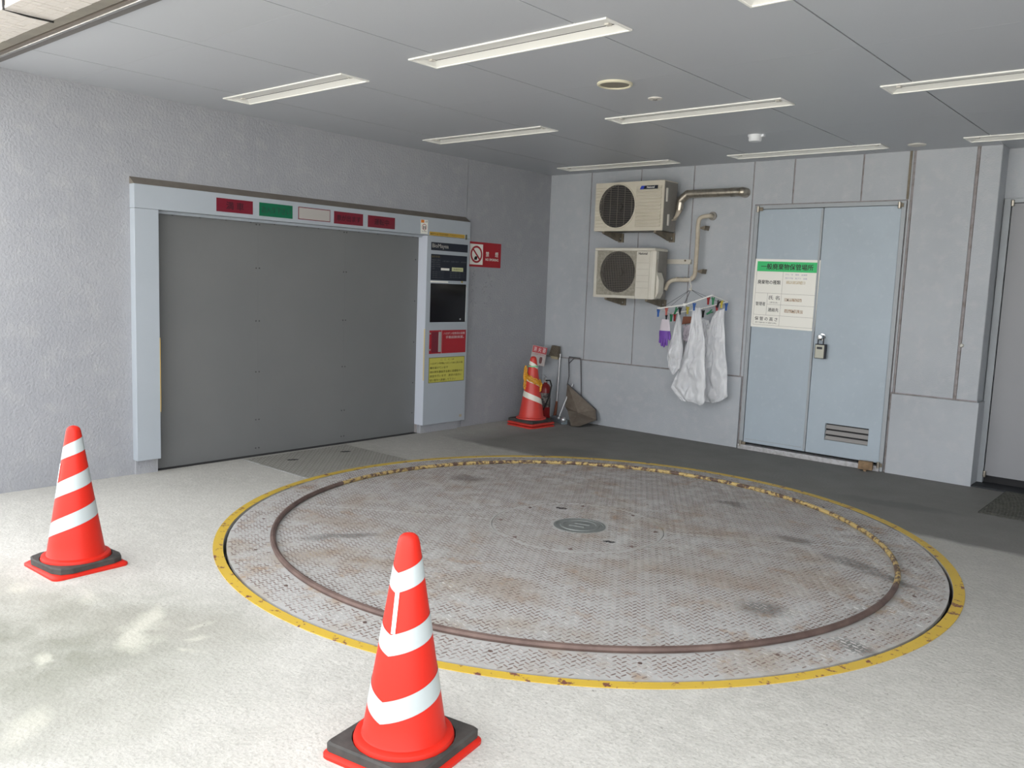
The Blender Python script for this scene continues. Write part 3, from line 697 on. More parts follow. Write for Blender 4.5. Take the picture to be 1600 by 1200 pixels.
# raised treads
rnd = random.Random(5)
def treads(inside, x0, x1, y0, y1, rot, cx, cy, pitch=.0285, L=.0160, Wd=.0036, h=.0022):
    b = B(); ca, sa = math.cos(rot), math.sin(rot); nx = int((x1-x0)/pitch); ny = int((y1-y0)/pitch)
    for i in range(nx+1):
        for j in range(ny+1):
            lx, ly = x0+i*pitch, y0+j*pitch
            x, y = cx+lx*ca-ly*sa, cy+lx*sa+ly*ca
            if not inside(x, y): continue
            a = rot+(PI/2 if (i+j) % 2 else 0); c, s_ = math.cos(a), math.sin(a)
            o = len(b.v)
            for (u, v) in ((-L, 0), (-L*.6, -Wd), (L*.6, -Wd), (L, 0), (L*.6, Wd), (-L*.6, Wd)): b.v.append((x+u*c-v*s_, y+u*s_+v*c, 0))
            for (u, v) in ((-L*.75, 0), (-L*.5, -Wd*.4), (L*.5, -Wd*.4), (L*.75, 0), (L*.5, Wd*.4), (-L*.5, Wd*.4)): b.v.append((x+u*c-v*s_, y+u*s_+v*c, h))
            b.f += [tuple(o+6+k for k in range(6))]+[(o+k, o+(k+1) % 6, o+6+(k+1) % 6, o+6+k) for k in range(6)]
    return b
MAN = (3.035, -3.375)
def in_tt(x, y):
    dx, dy = x-TC.x, y-TC.y; r = math.hypot(dx, dy)
    if r > RO-.018 or abs(r-1.85) < .030 or abs(r-HUB) < .014: return False
    if math.hypot(x-MAN[0], y-MAN[1]) < .185: return False
    if r > HUB and abs(dx*math.sin(PA)-dy*math.cos(PA)) < .010: return False
    return True
o = treads(in_tt, -2.15, 2.15, -2.15, 2.15, PA-PI/4, TC.x, TC.y).obj('tread', m_tread, tt); o['kind'] = 'stuff'; o['label'] = 'rows of worn raised checker treads'
# manhole boss
mh = B().lathe([(.165, 0), (.165, .003), (.150, .004), (.148, .001), (.125, .001), (.122, .006), (.105, .006), (.102, .002), (.02, .002)], 48, Matrix.Translation((MAN[0], MAN[1], 0))).obj('centre_cover', m_man, tt)
for s_ in (-1, 1): B().box(-.05, .05, -.008, .008, .002, .007, R=Matrix.Translation((MAN[0], MAN[1]+s_*.03, 0)) @ Matrix.Rotation(.3, 4, 'Z')).obj('rib', m_man, mh)
# bolts and lifting slots
for k in range(8):
    a = math.radians(32+45*k); r_ = .49
    B().lathe([(.013, 0), (.013, .002), (.006, .0022)], 10, Matrix.Translation((TC.x+r_*math.cos(a), TC.y+r_*math.sin(a), 0))).obj('bolt', m_rail, tt)
for x, y in ((2.70, -3.13), (3.36, -3.52)):
    B().lathe([(.030, 0), (.030, .0015)], 14, Matrix.Translation((x, y, 0)) @ Matrix.Rotation(.4, 4, 'Z') @ Matrix.Diagonal((1.3, .6, 1, 1))).obj('lifting_slot', m_dark, tt)
for k in range(20):
    a = math.radians(8+18*k); r_ = 1.95
    B().lathe([(.010, 0), (.010, .002), (.004, .0022)], 8, Matrix.Translation((TC.x+r_*math.cos(a), TC.y+r_*math.sin(a), 0))).obj('bolt', m_rail, tt)
# wheel-stop rail: rusty near side, chipped yellow far side
def arc(a0, a1, r_, n, z): return [(TC.x+r_*math.cos(a0+(a1-a0)*i/n), TC.y+r_*math.sin(a0+(a1-a0)*i/n), z) for i in range(n+1)]
a0, a1 = math.radians(10), math.radians(194)
o = B().tube(arc(a0, a1, 1.85, 90, .013), .015, 8).obj('guard_rail', m_rail_y, tt, smooth=True); o['label'] = 'far half of the raised rail in chipped yellow paint'
o = B().tube(arc(a1, a0+2*PI, 1.85, 90, .013), .016, 8).obj('guard_rail', m_rail, tt, smooth=True); o['label'] = 'near half of the raised rail in bare rusty brown'
# yellow kerb ring in the floor
yr = B().lathe([(TR+.001, -.03), (TR+.001, .003), (2.171, .003), (2.171, -.01)], 160, Matrix.Translation(TC), cap=False).obj('edge_ring', m_yellow, None)
tag(yr, 'chipped yellow painted steel ring set in the concrete around the turntable', 'ring')
# cover plate between gate and turntable
cp = thing('cover_plate', 'dull rectangular checker plate cover in the floor beside the steel gate', 'cover', (.5, -3.38, 0))
poly = [(.02, -3.905), (.935, -3.905)]
aa = [math.atan2(-3.905-TC.y, .935-TC.x), math.atan2(-2.865-TC.y, .9-TC.x)]
ra = 2.176
A0 = math.atan2(-3.905-TC.y, -math.sqrt(ra**2-(3.905+TC.y)**2)); A1 = math.atan2(-2.865-TC.y, -math.sqrt(ra**2-(2.865+TC.y)**2))
A0 += 2*PI; 
poly = [(.03, -3.905)]+[(TC.x+ra*math.cos(A0+(A1-A0)*i/14), TC.y+ra*math.sin(A0+(A1-A0)*i/14)) for i in range(15)]+[(.03, -2.865)]
B().prism(poly, -.01, .002).obj('plate', m_plate2, cp)
b = treads(lambda x, y: .05 < x and -3.885 < y < -2.885 and math.hypot(x-TC.x, y-TC.y) > ra+.02, -.6, .8, -.6, .6, 0, .5, -3.385, pitch=.036)
b.v = [(x, y, z+.002) for x, y, z in b.v]
o = b.obj('tread', m_tread2, cp); o['kind'] = 'stuff'; o['label'] = 'raised treads of the cover plate'
for x, y in ((.30, -3.62), (.30, -3.08)):
    B().lathe([(.03, .002), (.03, .0045)], 14, Matrix.Translation((x, y, 0)) @ Matrix.Rotation(1.2, 4, 'Z') @ Matrix.Diagonal((1.6, .6, 1, 1))).obj('lifting_slot', m_dark, cp)
box('edge', m_thresh, cp, .03, .93, -3.918, -3.906, -.01, .003)

# ================================================================== CONES
def rounded_sq(h, r, n=5):
    out = []
    for cx, cy, a0 in ((h-r, h-r, 0), (-h+r, h-r, PI/2), (-h+r, -h+r, PI), (h-r, -h+r, 1.5*PI)):
        for i in range(n+1): a = a0+PI/2*i/n; out.append((cx+r*math.cos(a), cy+r*math.sin(a)))
    return out
def cone_r(z): return .1335+(.0375-.1335)*(z-.075)/(.670-.075)
def make_cone(label, x, y, rot, bands, seam, mr, mb, half=.188, z=0, weight=True, wrot=0, chamfer=.05, group='traffic cones in the bay', sticker=None, bulge=1):
    c = thing('traffic_cone', label, 'cone', (x, y, z), group)
    T = Matrix.Translation((x, y, z)) @ Matrix.Rotation(rot, 4, 'Z')
    b = B(); sq = rounded_sq(half, .035); n = len(sq)
    vs = [T @ Vector((a, b_, 0)) for a, b_ in sq]+[T @ Vector((a, b_, .010)) for a, b_ in sq]+[T @ Vector((a*.93, b_*.93, .019)) for a, b_ in sq]
    b.add(vs, [tuple(range(n))[::-1], tuple(range(2*n, 3*n))]+[(i, (i+1) % n, n+(i+1) % n, n+i) for i in range(n)]+[(n+i, n+(i+1) % n, 2*n+(i+1) % n, 2*n+i) for i in range(n)])
    b.obj('base', mr, c, smooth=True)
    prof = [(.160, .0185), (.162, .050), (.158, .062), (.148, .066), (.1375, .067), (.1335, .075)]
    prof += [(cone_r(.075+.595*i/10), .075+.595*i/10) for i in range(1, 11)]
    prof += [(.034, .690), (.029, .704), (.020, .712), (.008, .716)]
    B().lathe(prof, 56, T).obj('body', mr, c, smooth=True)
    if weight:
        Tw = Matrix.Translation((x, y, z+.020)) @ Matrix.Rotation(rot+wrot, 4, 'Z')
        hs = half*.93
        outer = rounded_sq(hs, chamfer, 2); m_ = len(outer)
        hole = []
        for (a, b_) in outer: l = math.hypot(a, b_); hole.append((a/l*.166, b_/l*.166))
        # densify so the hole is round
        den = []
        for i in range(m_):
            p, q = Vector(outer[i]), Vector(outer[(i+1) % m_])
            for k in range(6): den.append(p.lerp(q, k/6))
        hol = [d.normalized()*.166 for d in den]; N = len(den)
        vs = [Tw @ Vector((d.x, d.y, 0)) for d in den]+[Tw @ Vector((d.x, d.y, .024)) for d in den]+[Tw @ Vector((d.x*.965, d.y*.965, .030)) for d in den]+[Tw @ Vector((d.x, d.y, .030)) for d in hol]+[Tw @ Vector((d.x, d.y, 0)) for d in hol]
        fs = []
        for lv in range(5):
            for i in range(N): j = (i+1) % N; fs.append((lv*N+i, lv*N+j, ((lv+1) % 5)*N+j, ((lv+1) % 5)*N+i))
        w_ = B().add(vs, fs).obj('weight', m_rubber, c); w_['label'] = 'black rubber weight plate'
    for zl, zh, dz in bands:      # zl..zh at the seam, rising by dz to the far side
        b = B(); n = 64; vs = []
        for k in range(n+1):
            a = seam+2*PI*k/n; d = min(k, n-k)/(n/2)
            f = math.sin(d*PI/2)*.75+d*.25
            for zz in (zl+dz*f, zh+dz*f): r_ = cone_r(zz)+.0012; vs.append((x+r_*math.cos(a), y+r_*math.sin(a), z+zz))
        b.add(vs, [(2*k, 2*k+2, 2*k+3, 2*k+1) for k in range(n)]).obj('reflective_band', mb, c, smooth=True)
    if sticker:
        a, z0, z1, wd_ = sticker; vs = []
        for zz in (z0, z1):
            for k in (-1, 0, 1):
                r_ = cone_r(zz)+.0026; t = a+k*wd_/2/r_; vs.append((x+r_*math.cos(t), y+r_*math.sin(t), z+zz))
        s_ = B().add(vs, [(0, 1, 4, 3), (1, 2, 5, 4)]).obj('sticker', m_white, c); s_['label'] = 'narrow vertical white sticker'
        nr = Vector((math.cos(a), math.sin(a), .16)).normalized(); sx = Vector((-math.sin(a), math.cos(a), 0)); up = nr.cross(sx)
        face = Matrix((sx, up, nr)).transposed().to_4x4(); zm = (z0+z1)/2; r_ = cone_r(zm)+.0032
        text('カラーコーン', (x+r_*math.cos(a), y+r_*math.sin(a), z+zm), wd_*.5, (z1-z0)*.9, m_violet, s_, face, vertical=True)
    return c
CX, CY = 6.0865, -7.6398
def toward(x, y, off): return math.atan2(CY-y, CX-x)+math.radians(off)
fx, fy = 4.178, -5.882
sa = toward(fx, fy, -37)
make_cone('largest red cone with white chevrons, standing in front of the turntable', fx, fy, math.radians(9.6), [(.138, .205, .085), (.345, .410, .062), (.538, .600, .050)], sa, m_red, m_band,
          half=.190, chamfer=.018, sticker=(sa+.10, .415, .545, .015))
lx, ly = 1.722, -5.898
make_cone('red cone with white slanting bands standing in front of the left wall', lx, ly, math.radians(2), [(.150, .222, .118), (.345, .420, .088), (.540, .605, .058)], toward(lx, ly, -92), m_red, m_band,
          half=.186, chamfer=.07, wrot=math.radians(3), sticker=(toward(lx, ly, -78), .425, .53, .012))
bx, by = .385, -.66
make_cone('lower red cone nested under the roped cone in the rear corner', bx, by, math.radians(-6), [], 0, m_redold, m_bandold, half=.190, z=0, weight=False)
make_cone('red cone draped with yellow rope in the rear corner', bx, by, math.radians(-3), [(.185, .245, .105), (.375, .425, .085), (.565, .605, .065)], toward(bx, by, 95), m_redold, m_bandold, half=.190, z=.030, chamfer=.018)
# rope wound round the rear cone
rp_ = thing('yellow_rope', 'yellow rope looped around the red cone in the rear corner', 'rope', (bx, by, .45))
tl_ = toward(bx, by, -90)      # azimuth of the cone's side seen at the left
for k in range(6):
    pts = []; z0 = .475+k*.010; ph = rnd.uniform(0, 6)
    for i in range(60):
        a = 2*PI*i/60; zz = z0+.038*math.cos(a-tl_)+.005*math.sin(9*a+ph)
        r_ = cone_r(zz-.03)+.010+.005*(k % 2)+.003*math.sin(7*a+ph*2); pts.append((bx+r_*math.cos(a), by+r_*math.sin(a), zz))
    B().tube(pts, .0055, 6, closed=True).obj('rope_turn', m_rope, rp_, smooth=True)
ed = Vector((math.cos(YAW), -math.sin(YAW), 0)); fd = Vector((math.sin(YAW), math.cos(YAW), 0))
for s_, dz, off, zc in ((-1, .080, .078, .565), (-1, .070, .086, .555), (-1, .060, .074, .48), (-1, .055, .082, .45), (1, .045, .088, .43), (1, .050, .080, .425)):
    c0 = Vector((bx, by, zc))+ed*(s_*off)-fd*.035; pts = []
    for i in range(30):
        a = 2*PI*i/30; pts.append(c0+Vector((0, 0, dz*math.sin(a)))+ed*(.010*math.cos(a)+.003*math.sin(3*a))+fd*(.008*math.cos(a*2)))
    B().tube(pts, .0055, 6, closed=True).obj('rope_loop', m_rope, rp_, smooth=True)
o = B().lathe([(cone_r(.612)+.002, .632), (cone_r(.612)+.007, .634), (cone_r(.612)+.007, .645), (cone_r(.612)+.002, .647)], 32, Matrix.Translation((bx, by, 0)), cap=False).obj('mint_band', m_mint, None, smooth=True)
tag(o, 'thin mint green band around the top of the roped cone', 'band')

# ================================================================== FIRE EXTINGUISHER + STAND SIGN
ex, ey = .235, -.245
ext = thing('fire_extinguisher', 'dark red fire extinguisher behind the roped cone in the corner', 'extinguisher', (ex, ey, 0))
B().lathe([(.060, .02), (.062, .026), (.062, .34), (.056, .375), (.040, .400), (.022, .412), (.018, .425)], 32, Matrix.Translation((ex, ey, 0))).obj('cylinder', m_can, ext, smooth=True)
B().lathe([(.085, .0), (.085, .012), (.066, .020), (.064, .05), (.063, .05)], 32, Matrix.Translation((ex, ey, 0))).obj('stand', m_can, ext)
o = B().lathe([(.0625, .15), (.0628, .15), (.0628, .31), (.0625, .31)], 32, Matrix.Translation((ex, ey, 0)), cap=False).obj('label_wrap', mat('grey_label', (.27, .25, .23), .5, noise=(25, (.06, .05, .05), .45, .55)), ext)
B().lathe([(.020, .425), (.020, .452), (.012, .455), (.012, .470)], 16, Matrix.Translation((ex, ey, 0))).obj('valve', m_steel, ext)
Rt = Matrix.Translation((ex, ey, .46)) @ Matrix.Rotation(math.radians(-35), 4, 'Z')
B().box(-.075, .012, -.008, .008, .0, .008, R=Rt).obj('lever', m_alu, ext)
B().box(-.080, .012, -.008, .008, .022, .030, R=Rt @ Matrix.Rotation(math.radians(6), 4, 'Y')).obj('lever', m_alu, ext)
B().tube([(ex+.012, ey-.01, .445), (ex+.075, ey-.02, .455), (ex+.105, ey-.025, .40), (ex+.085, ey-.03, .28), (ex+.045, ey-.055, .16), (ex+.03, ey-.06, .12)], .0085, 8).obj('hose', m_black, ext, smooth=True)
# sign board on a thin post
sp_ = thing('extinguisher_sign', 'red and white extinguisher sign board in the corner above the cone tip', 'sign', (.10, -.22, .7))
rv_ = Vector((math.cos(YAW), -math.sin(YAW), 0)); fv_ = Vector((math.sin(YAW), math.cos(YAW), 0))
du = (rv_-fv_*.35).normalized()
FB = (Matrix((du, Vector((0, 0, 1)), du.cross(Vector((0, 0, 1))))).transposed().to_4x4()) @ Matrix.Rotation(math.radians(-8), 4, 'Z')
c0 = Vector((.100, -.225, .712)); BW, BH = .175, .215
TB = Matrix.Translation(c0) @ FB
B().box(-BW/2, BW/2, -BH/2, BH/2, -.003, 0, R=TB).obj('board', mat('aged_white_board', (.42, .38, .37), .5, noise=(20, (.34, .29, .28), .4, .7)), sp_)
B().box(-BW/2+.008, BW/2, .028, BH/2-.004, 0, .0008, R=TB).obj('red_field', m_sred, sp_)
for u, ch in ((-.050, '消'), (.004, '火'), (.058, '器')):
    text(ch, TB @ Vector((u, .068, .001)), .034, .05, mat('sign_pink_letters', (.60, .48, .48), .5), sp_, FB, bold=.01)
text('(粉末)', TB @ Vector((.0, .012, .001)), .12, .016, m_sred, sp_, FB)
B().lathe([(.012, -.04), (.018, -.02), (.016, .02), (.01, .035)], 12, TB @ Matrix.Translation((.035, -.050, .0015)) @ Matrix.Rotation(PI/2, 4, 'X') @ Matrix.Diagonal((1, .05, 1, 1))).obj('pictogram', mat('picto_dark', (.10, .02, .02), .5), sp_)
B().tube([c0+Vector((0, 0, -.11)), Vector((c0.x, c0.y, 0.0))], .006, 8).obj('post', m_alu, sp_)

# ================================================================== CLEANING TOOLS
# upside-down broom
br = thing('broom', 'broom standing upside down with its worn brush head up against the wall', 'broom', (.27, -.07, 0))
B().tube([(.262, -.06, .19), (.270, -.045, .74)], .011, 10).obj('handle', m_alu, br, smooth=True)
B().tube([(.250, -.075, .015), (.257, -.068, .10), (.262, -.06, .20)], [.020, .016, .013], 10).obj('grip', m_brown, br, smooth=True)
B().prism([(.135, .715), (.275, .700), (.268, .822), (.172, .830)], -.085, -.045, lambda a, b_, h: (a, h, b_)).obj('brush_head', m_bristle, br, bevel=.004)
B().prism([(.170, .680), (.255, .675), (.262, .702), (.155, .712)], -.080, -.050, lambda a, b_, h: (a, h, b_)).obj('brush_block', mat('brush_block', (.38, .33, .22), .6), br)
# scraper pan with pole
mp = thing('long_handled_pan', 'blue-grey floor tool head with a slanting metal pole behind the cone', 'cleaning tool', (.45, -.22, 0))
B().prism([(.30, -.20), (.56, -.345), (.60, -.29), (.36, -.13)], .0, .055).obj('head', m_bluegr, mp, bevel=.008)
B().tube([(.41, -.20, .05), (.43, -.14, .20), (.47, -.05, .42)], .010, 10).obj('pole', m_alu, mp, smooth=True)
o = B().sphere((.575, -.335, .055), .030, 14, 1.0).obj('end_cap', mat('silver_cap', (.62, .64, .66), .3, .7), mp, smooth=True)
B().sphere((.50, -.32, .062), .018, 12).obj('end_cap', MATS['silver_cap'], mp, smooth=True)
# big dustpan
dp = thing('dustpan', 'large rusty brown scoop with tall wire handle leaning on the rear wall', 'dustpan', (.65, -.15, 0))
pan = [Vector((.43, -.10, .42)), Vector((.80, -.05, .165)), Vector((.865, -.12, .07)), Vector((.80, -.34, .015)), Vector((.70, -.36, .005)), Vector((.52, -.19, .13)), Vector((.43, -.12, .16))]
cen = sum(pan, Vector())/len(pan)
b = B(); n = len(pan); off = Vector((.45, -.75, .35)).normalized()*-.03
vs = [cen+off*1.6]+[p for p in pan]+[p-off.normalized()*.006 for p in pan]+[cen+off*1.6-off.normalized()*.006]
fs = [(0, 1+i, 1+(i+1) % n) for i in range(n)]+[(1+i, 1+(i+1) % n, 1+n+(i+1) % n, 1+n+i) for i in range(n)]+[(2*n+1, 1+n+(i+1) % n, 1+n+i) for i in range(n)]
b.add(vs, fs).obj('scoop', m_scoop, dp)
B().tube([pan[0], pan[1], pan[2]], .008, 8).obj('rim', m_wire, dp, smooth=True)
B().tube([(.43, -.10, .40), (.41, -.05, .50), (.385, -.035, .69), (.39, -.035, .715), (.54, -.035, .712), (.552, -.035, .69), (.575, -.04, .45), (.60, -.06, .30)], .0055, 8).obj('handle', m_wire, dp, smooth=True)
B().tube([(.39, -.035, .64), (.46, -.035, .705)], .004, 6).obj('stay', m_wire, dp)

# ================================================================== AIR CONDITIONERS
def handle_slot(x, y0, y1, z0, z1, parent):
    box('side_handle', m_plug, parent, x, x+.012, y0, y0+.022, z0, z1)
    box('side_recess', m_side, parent, x, x+.004, y0+.022, y1, z0+.01, z1-.01)
# upper unit
a1_ = thing('air_conditioner', 'upper beige outdoor air conditioning unit with a ribbed front', 'air conditioner', (1.27, -.2, 2.07))
AX0, AX1, AZ0, AZ1, AYF, AYB = .864, 1.676, 2.077, 2.558, -.34, -.085
FC1 = (1.138, 2.324); FR = .214
def ring_cells(parent, m, name, x0, x1, z0, z1, cx, cz, r, y, t, n=48):
    """front panel with a round hole"""
    vs = []; 
    for yy in (y, y+t):
        for k in range(n):
            a = 2*PI*k/n; vs.append((cx+r*math.cos(a), yy, cz+r*math.sin(a)))
        for k in range(n):
            a = 2*PI*k/n; c, s_ = math.cos(a), math.sin(a)
            kx = ((x1-cx) if c > 0 else (cx-x0))/max(abs(c), 1e-6); kz = ((z1-cz) if s_ > 0 else (cz-z0))/max(abs(s_), 1e-6); q = min(kx, kz)
            vs.append((cx+q*c, yy, cz+q*s_))
    # move the ray hits nearest the corners onto the corners
    for (qx, qz) in ((x0, z0), (x0, z1), (x1, z0), (x1, z1)):
        k = min(range(n), key=lambda k: (vs[n+k][0]-qx)**2+(vs[n+k][2]-qz)**2)
        vs[n+k] = (qx, y, qz); vs[3*n+k] = (qx, y+t, qz)
    fs = []
    for k in range(n):
        j = (k+1) % n; fs += [(k, j, n+j, n+k), (2*n+k, 3*n+k, 3*n+j, 2*n+j), (k, 2*n+k, 2*n+j, j), (n+k, n+j, 3*n+j, 3*n+k)]
    return B().add(vs, fs).obj(name, m, parent)
def fan(parent, cx, cz, r, yf, rows, cols, ring):
    y = yf+.038
    B().lathe([(r, 0), (r, .05)], 40, Matrix.Translation((cx, y, cz)) @ Matrix.Rotation(PI/2, 4, 'X'), cap=False).obj('fan_shroud', m_side, parent)
    B().lathe([(r+.001, -.01), (r+.001, 0)], 40, Matrix.Translation((cx, y+.005, cz)) @ Matrix.Rotation(PI/2, 4, 'X')).obj('fan_cavity', m_fan, parent)
    fb_ = B()
    for k in range(3):
        a = 2*PI*k/3+.4
        pts = [(.03, a), (.8*r, a-.35), (.92*r, a+.15), (.85*r, a+.65), (.03, a+.5)]
        fb_.prism([(cx+q*math.cos(t), cz+q*math.sin(t)) for q, t in pts], y-.012, y-.008, lambda u, v, h: (u, h, v))
    fb_.lathe([(.05, 0), (.045, .02)], 20, Matrix.Translation((cx, y-.005, cz)) @ Matrix.Rotation(PI/2, 4, 'X'))
    fb_.obj('fan_blades', mat('fan_blades', (.014, .013, .014), .5), parent)
    w = B()
    for k in range(rows):
        z = -r+2*r*(k+.5)/rows; h = math.sqrt(max(0, r*r-z*z)); w.box(cx-h, cx+h, yf+.002, yf+.006, cz+z-.0016, cz+z+.0016)
    for k in range(cols):
        u = -r+2*r*(k+.5)/cols; h = math.sqrt(max(0, r*r-u*u)); w.box(cx+u-.0016, cx+u+.0016, yf-.001, yf+.002, cz-h, cz+h)
    o = w.obj('fan_grille', m_fin, parent); return o
t_ = .012
box('casing', m_side, a1_, AX0+.004, AX1-.002, AYF+.06, AYB, AZ0, AZ1-.004)
box('top_lid', m_cream, a1_, AX0, AX1, AYF, AYB, AZ1-.004, AZ1+.004)
ring_cells(a1_, m_cream, 'front_panel', AX0, 1.362, AZ0, AZ1-.004, FC1[0], FC1[1], FR, AYF, t_)
box('front_panel', m_cream, a1_, 1.362, AX1, AYF, AYF+t_, AZ0, AZ1-.004)
box('side_panel', m_side, a1_, AX1-.004, AX1, AYF+t_, AYF+.06, AZ0, AZ1-.004)
box('side_panel', m_cream, a1_, AX0, AX0+.004, AYF+t_, AYF+.06, AZ0, AZ1-.004)
box('base_pan', m_side, a1_, AX0, AX1, AYF+t_, AYF+.06, AZ0, AZ0+.004)
for k in range(12):
    z = AZ0+.040+k*.0335
    for (x0, x1) in ((1.362, 1.650),):
        B().prism([(AYF, z), (AYF-.011, z+.003), (AYF-.006, z+.022), (AYF, z+.026)], x0, x1, lambda a, b_, h: (h, a, b_)).obj('rib', m_cream, a1_)
for k in range(12):
    z = AZ0+.040+k*.0335+.014; dzz = abs(z-FC1[1])
    xl = FC1[0]-math.sqrt(max(0, (FR+.012)**2-dzz**2)) if dzz < FR+.012 else FC1[0]
    if xl > AX0+.03: B().prism([(AYF, z-.014), (AYF-.006, z-.010), (AYF-.004, z+.010), (AYF, z+.013)], AX0+.014, xl, lambda a, b_, h: (h, a, b_)).obj('rib', m_cream, a1_)
B().lathe([(FR, 0), (FR+.001, .010), (FR+.012, .008), (FR+.014, 0)], 48, Matrix.Translation((FC1[0], AYF, FC1[1])) @ Matrix.Rotation(PI/2, 4, 'X'), cap=False).obj('fan_rim', m_cream, a1_, smooth=True)
fan(a1_, FC1[0], FC1[1], FR, AYF, 24, 5, False)
bd = box('badge', m_navy, a1_, 1.445, 1.607, AYF-.014, AYF-.0061, 2.481, 2.514)
B().prism([(1.405, 2.481), (1.445, 2.481), (1.462, 2.514), (1.422, 2.514)], AYF-.0142, AYF-.006, lambda a, b_, h: (a, h, b_)).obj('badge_tip', mat('badge_blue', (.03, .06, .45), .4), a1_)
text('National', (1.530, AYF-.0141, 2.498), .085, .018, m_paper, bd, BACK, bold=.02)
handle_slot(AX1-.001, -.30, -.20, 2.36, 2.49, a1_); handle_slot(AX1-.001, -.255, -.15, 2.13, 2.24, a1_)
B().tube([(AX1, -.17, 2.19), (AX1+.03, -.15, 2.195), (AX1+.04, -.11, 2.25)], .011, 8).obj('valve', m_steel_d, a1_)
# lower unit
a2_ = thing('air_conditioner', 'lower off-white outdoor air conditioning unit with a fine mesh grille', 'air conditioner', (1.26, -.2, 1.39))
CX0, CX1, CZ0_, CZ1 = .893, 1.618, 1.401, 1.908
FC2 = (1.182, 1.664); FR2 = .208
box('casing', m_side, a2_, CX0+.004, CX1-.002, AYF+.06, AYB-.02, CZ0_, CZ1-.03)
B().box(CX0-.002, CX1+.002, AYF-.003, AYB-.02, CZ1-.030, CZ1).obj('top_lid', m_cream2, a2_, bevel=.010)
ring_cells(a2_, mat('mesh_field', (.33, .31, .26), .6, noise=(40, (.25, .235, .19), .4, .6)), 'grille_panel', .925, 1.402, 1.428, CZ1-.031, FC2[0], FC2[1], FR2, AYF+.006, .01)
box('front_panel', m_cream2, a2_, CX0, .925, AYF-.002, AYF+t_, CZ0_, CZ1-.031, bevel=.003)
box('front_panel', m_cream2, a2_, .925, 1.402, AYF-.002, AYF+t_, CZ0_, 1.428)
fp = B().box(1.405, 1.560, AYF-.004, AYF+t_, CZ0_, CZ1-.031).obj('front_panel', m_cream2, a2_, bevel=.004)
for k in range(5): box('groove', mat('groove_shade', (.36, .34, .30), .6), fp, 1.412, 1.552, AYF-.0046, AYF-.0038, 1.51+k*.062, 1.5125+k*.062)
B().prism([(1.562, AYF-.002), (1.590, AYF), (CX1, AYF+.02), (CX1, AYF+.065), (1.562, AYF+.065)], CZ0_, CZ1-.031).obj('corner_panel', m_cream2, a2_)
box('side_panel', m_cream2, a2_, CX0, CX0+.004, AYF+t_, AYF+.06, CZ0_, CZ1-.03)
box('base_pan', m_side, a2_, CX0, CX1, AYF+t_, AYF+.06, CZ0_, CZ0_+.004)
fan(a2_, FC2[0], FC2[1], FR2, AYF+.006, 24, 20, True)
text('National', (1.478, AYF-.0041, 1.852), .100, .022, m_black, a2_, BACK, bold=.02)
B().box(CX1, CX1+.014, -.30, -.21, 1.68, 1.80).obj('side_handle', m_side, a2_, bevel=.004)
B().prism([(CX1, 1.67), (CX1+.03, 1.60), (CX1+.03, 1.47), (CX1, 1.41)], -.30, -.20, lambda a, b_, h: (a, h, b_)).obj('valve_cover', m_cream2, a2_, bevel=.004)
# wall brackets
def bracket(x, z, lab, drop):
    k = thing('wall_bracket', lab, 'bracket', (x, -.02, z), 'steel brackets carrying the air conditioners')
    B().prism([(-.345, z-.002), (-.02, z-.002), (-.02, z-drop), (-.075, z-drop), (-.345, z-.022)], x-.014, x+.014, lambda a, b_, h: (h, a, b_)).obj('arm', m_bracket, k)
    B().box(x-.030, x+.030, -.022, -.001, z-drop-.01, z-.002).obj('wall_plate', m_bracket, k, bevel=.002)
    B().lathe([(.010, 0), (.010, .008)], 8, Matrix.Translation((x+.012, -.05, z-drop*.7)) @ Matrix.Rotation(PI/2, 4, 'Y')).obj('bolt', m_steel, k)
    return k
bracket(.985, AZ0, 'bracket under the left end of the upper ribbed unit', .085); bracket(1.60, AZ0, 'bracket under the right end of the upper ribbed unit', .085)
bracket(1.055, CZ0_, 'bracket under the left end of the lower mesh-grille unit', .070); bracket(1.545, CZ0_, 'bracket under the right end of the lower mesh-grille unit', .070)
# pipes
def smoothp(pts, n=6):
    P = [Vector(p) for p in pts]; out = []
    for i in range(len(P)-1):
        a, b_, c, d = P[max(i-1, 0)], P[i], P[i+1], P[min(i+2, len(P)-1)]
        for k in range(n):
            t = k/n; out.append(.5*((2*b_)+(-a+c)*t+(2*a-5*b_+4*c-d)*t*t+(-a+3*b_-3*c+d)*t**3))
    out.append(P[-1]); return out
du_ = thing('duct_pipe', 'shiny steel-clad pipe running from the upper unit into the wall', 'pipe', (2.0, -.1, 2.44))
B().tube([(1.80, -.10, 2.445), (2.36, -.10, 2.445)], .040, 20).obj('straight_run', m_steel_d, du_, smooth=True)
B().tube([(1.725, -.10, 2.385), (1.80, -.10, 2.445)], .040, 20).obj('elbow', m_steel_d, du_, smooth=True)
B().tube([(1.725, -.10, 2.385), (1.715, -.10, 2.29)], .036, 20).obj('down_run', m_steel_d, du_, smooth=True)
B().sphere((1.80, -.10, 2.445), .041, 16).obj('elbow', m_steel_d, du_, smooth=True)
B().sphere((1.725, -.10, 2.385), .039, 16).obj('elbow', m_steel_d, du_, smooth=True)
B().tube([(1.715, -.10, 2.29), (1.705, -.13, 2.23), (1.69, -.15, 2.20)], [.030, .018, .014], 12).obj('taper', m_lag, du_, smooth=True)
for x in (2.265, 2.28, 2.295): B().tube([(x-.003, -.10, 2.445), (x+.003, -.10, 2.445)], .043, 20).obj('clamp_ring', m_steel_d, du_, smooth=True)
B().sphere((2.365, -.08, 2.445), .046, 16).obj('end_cap', m_steel_d, du_, smooth=True)
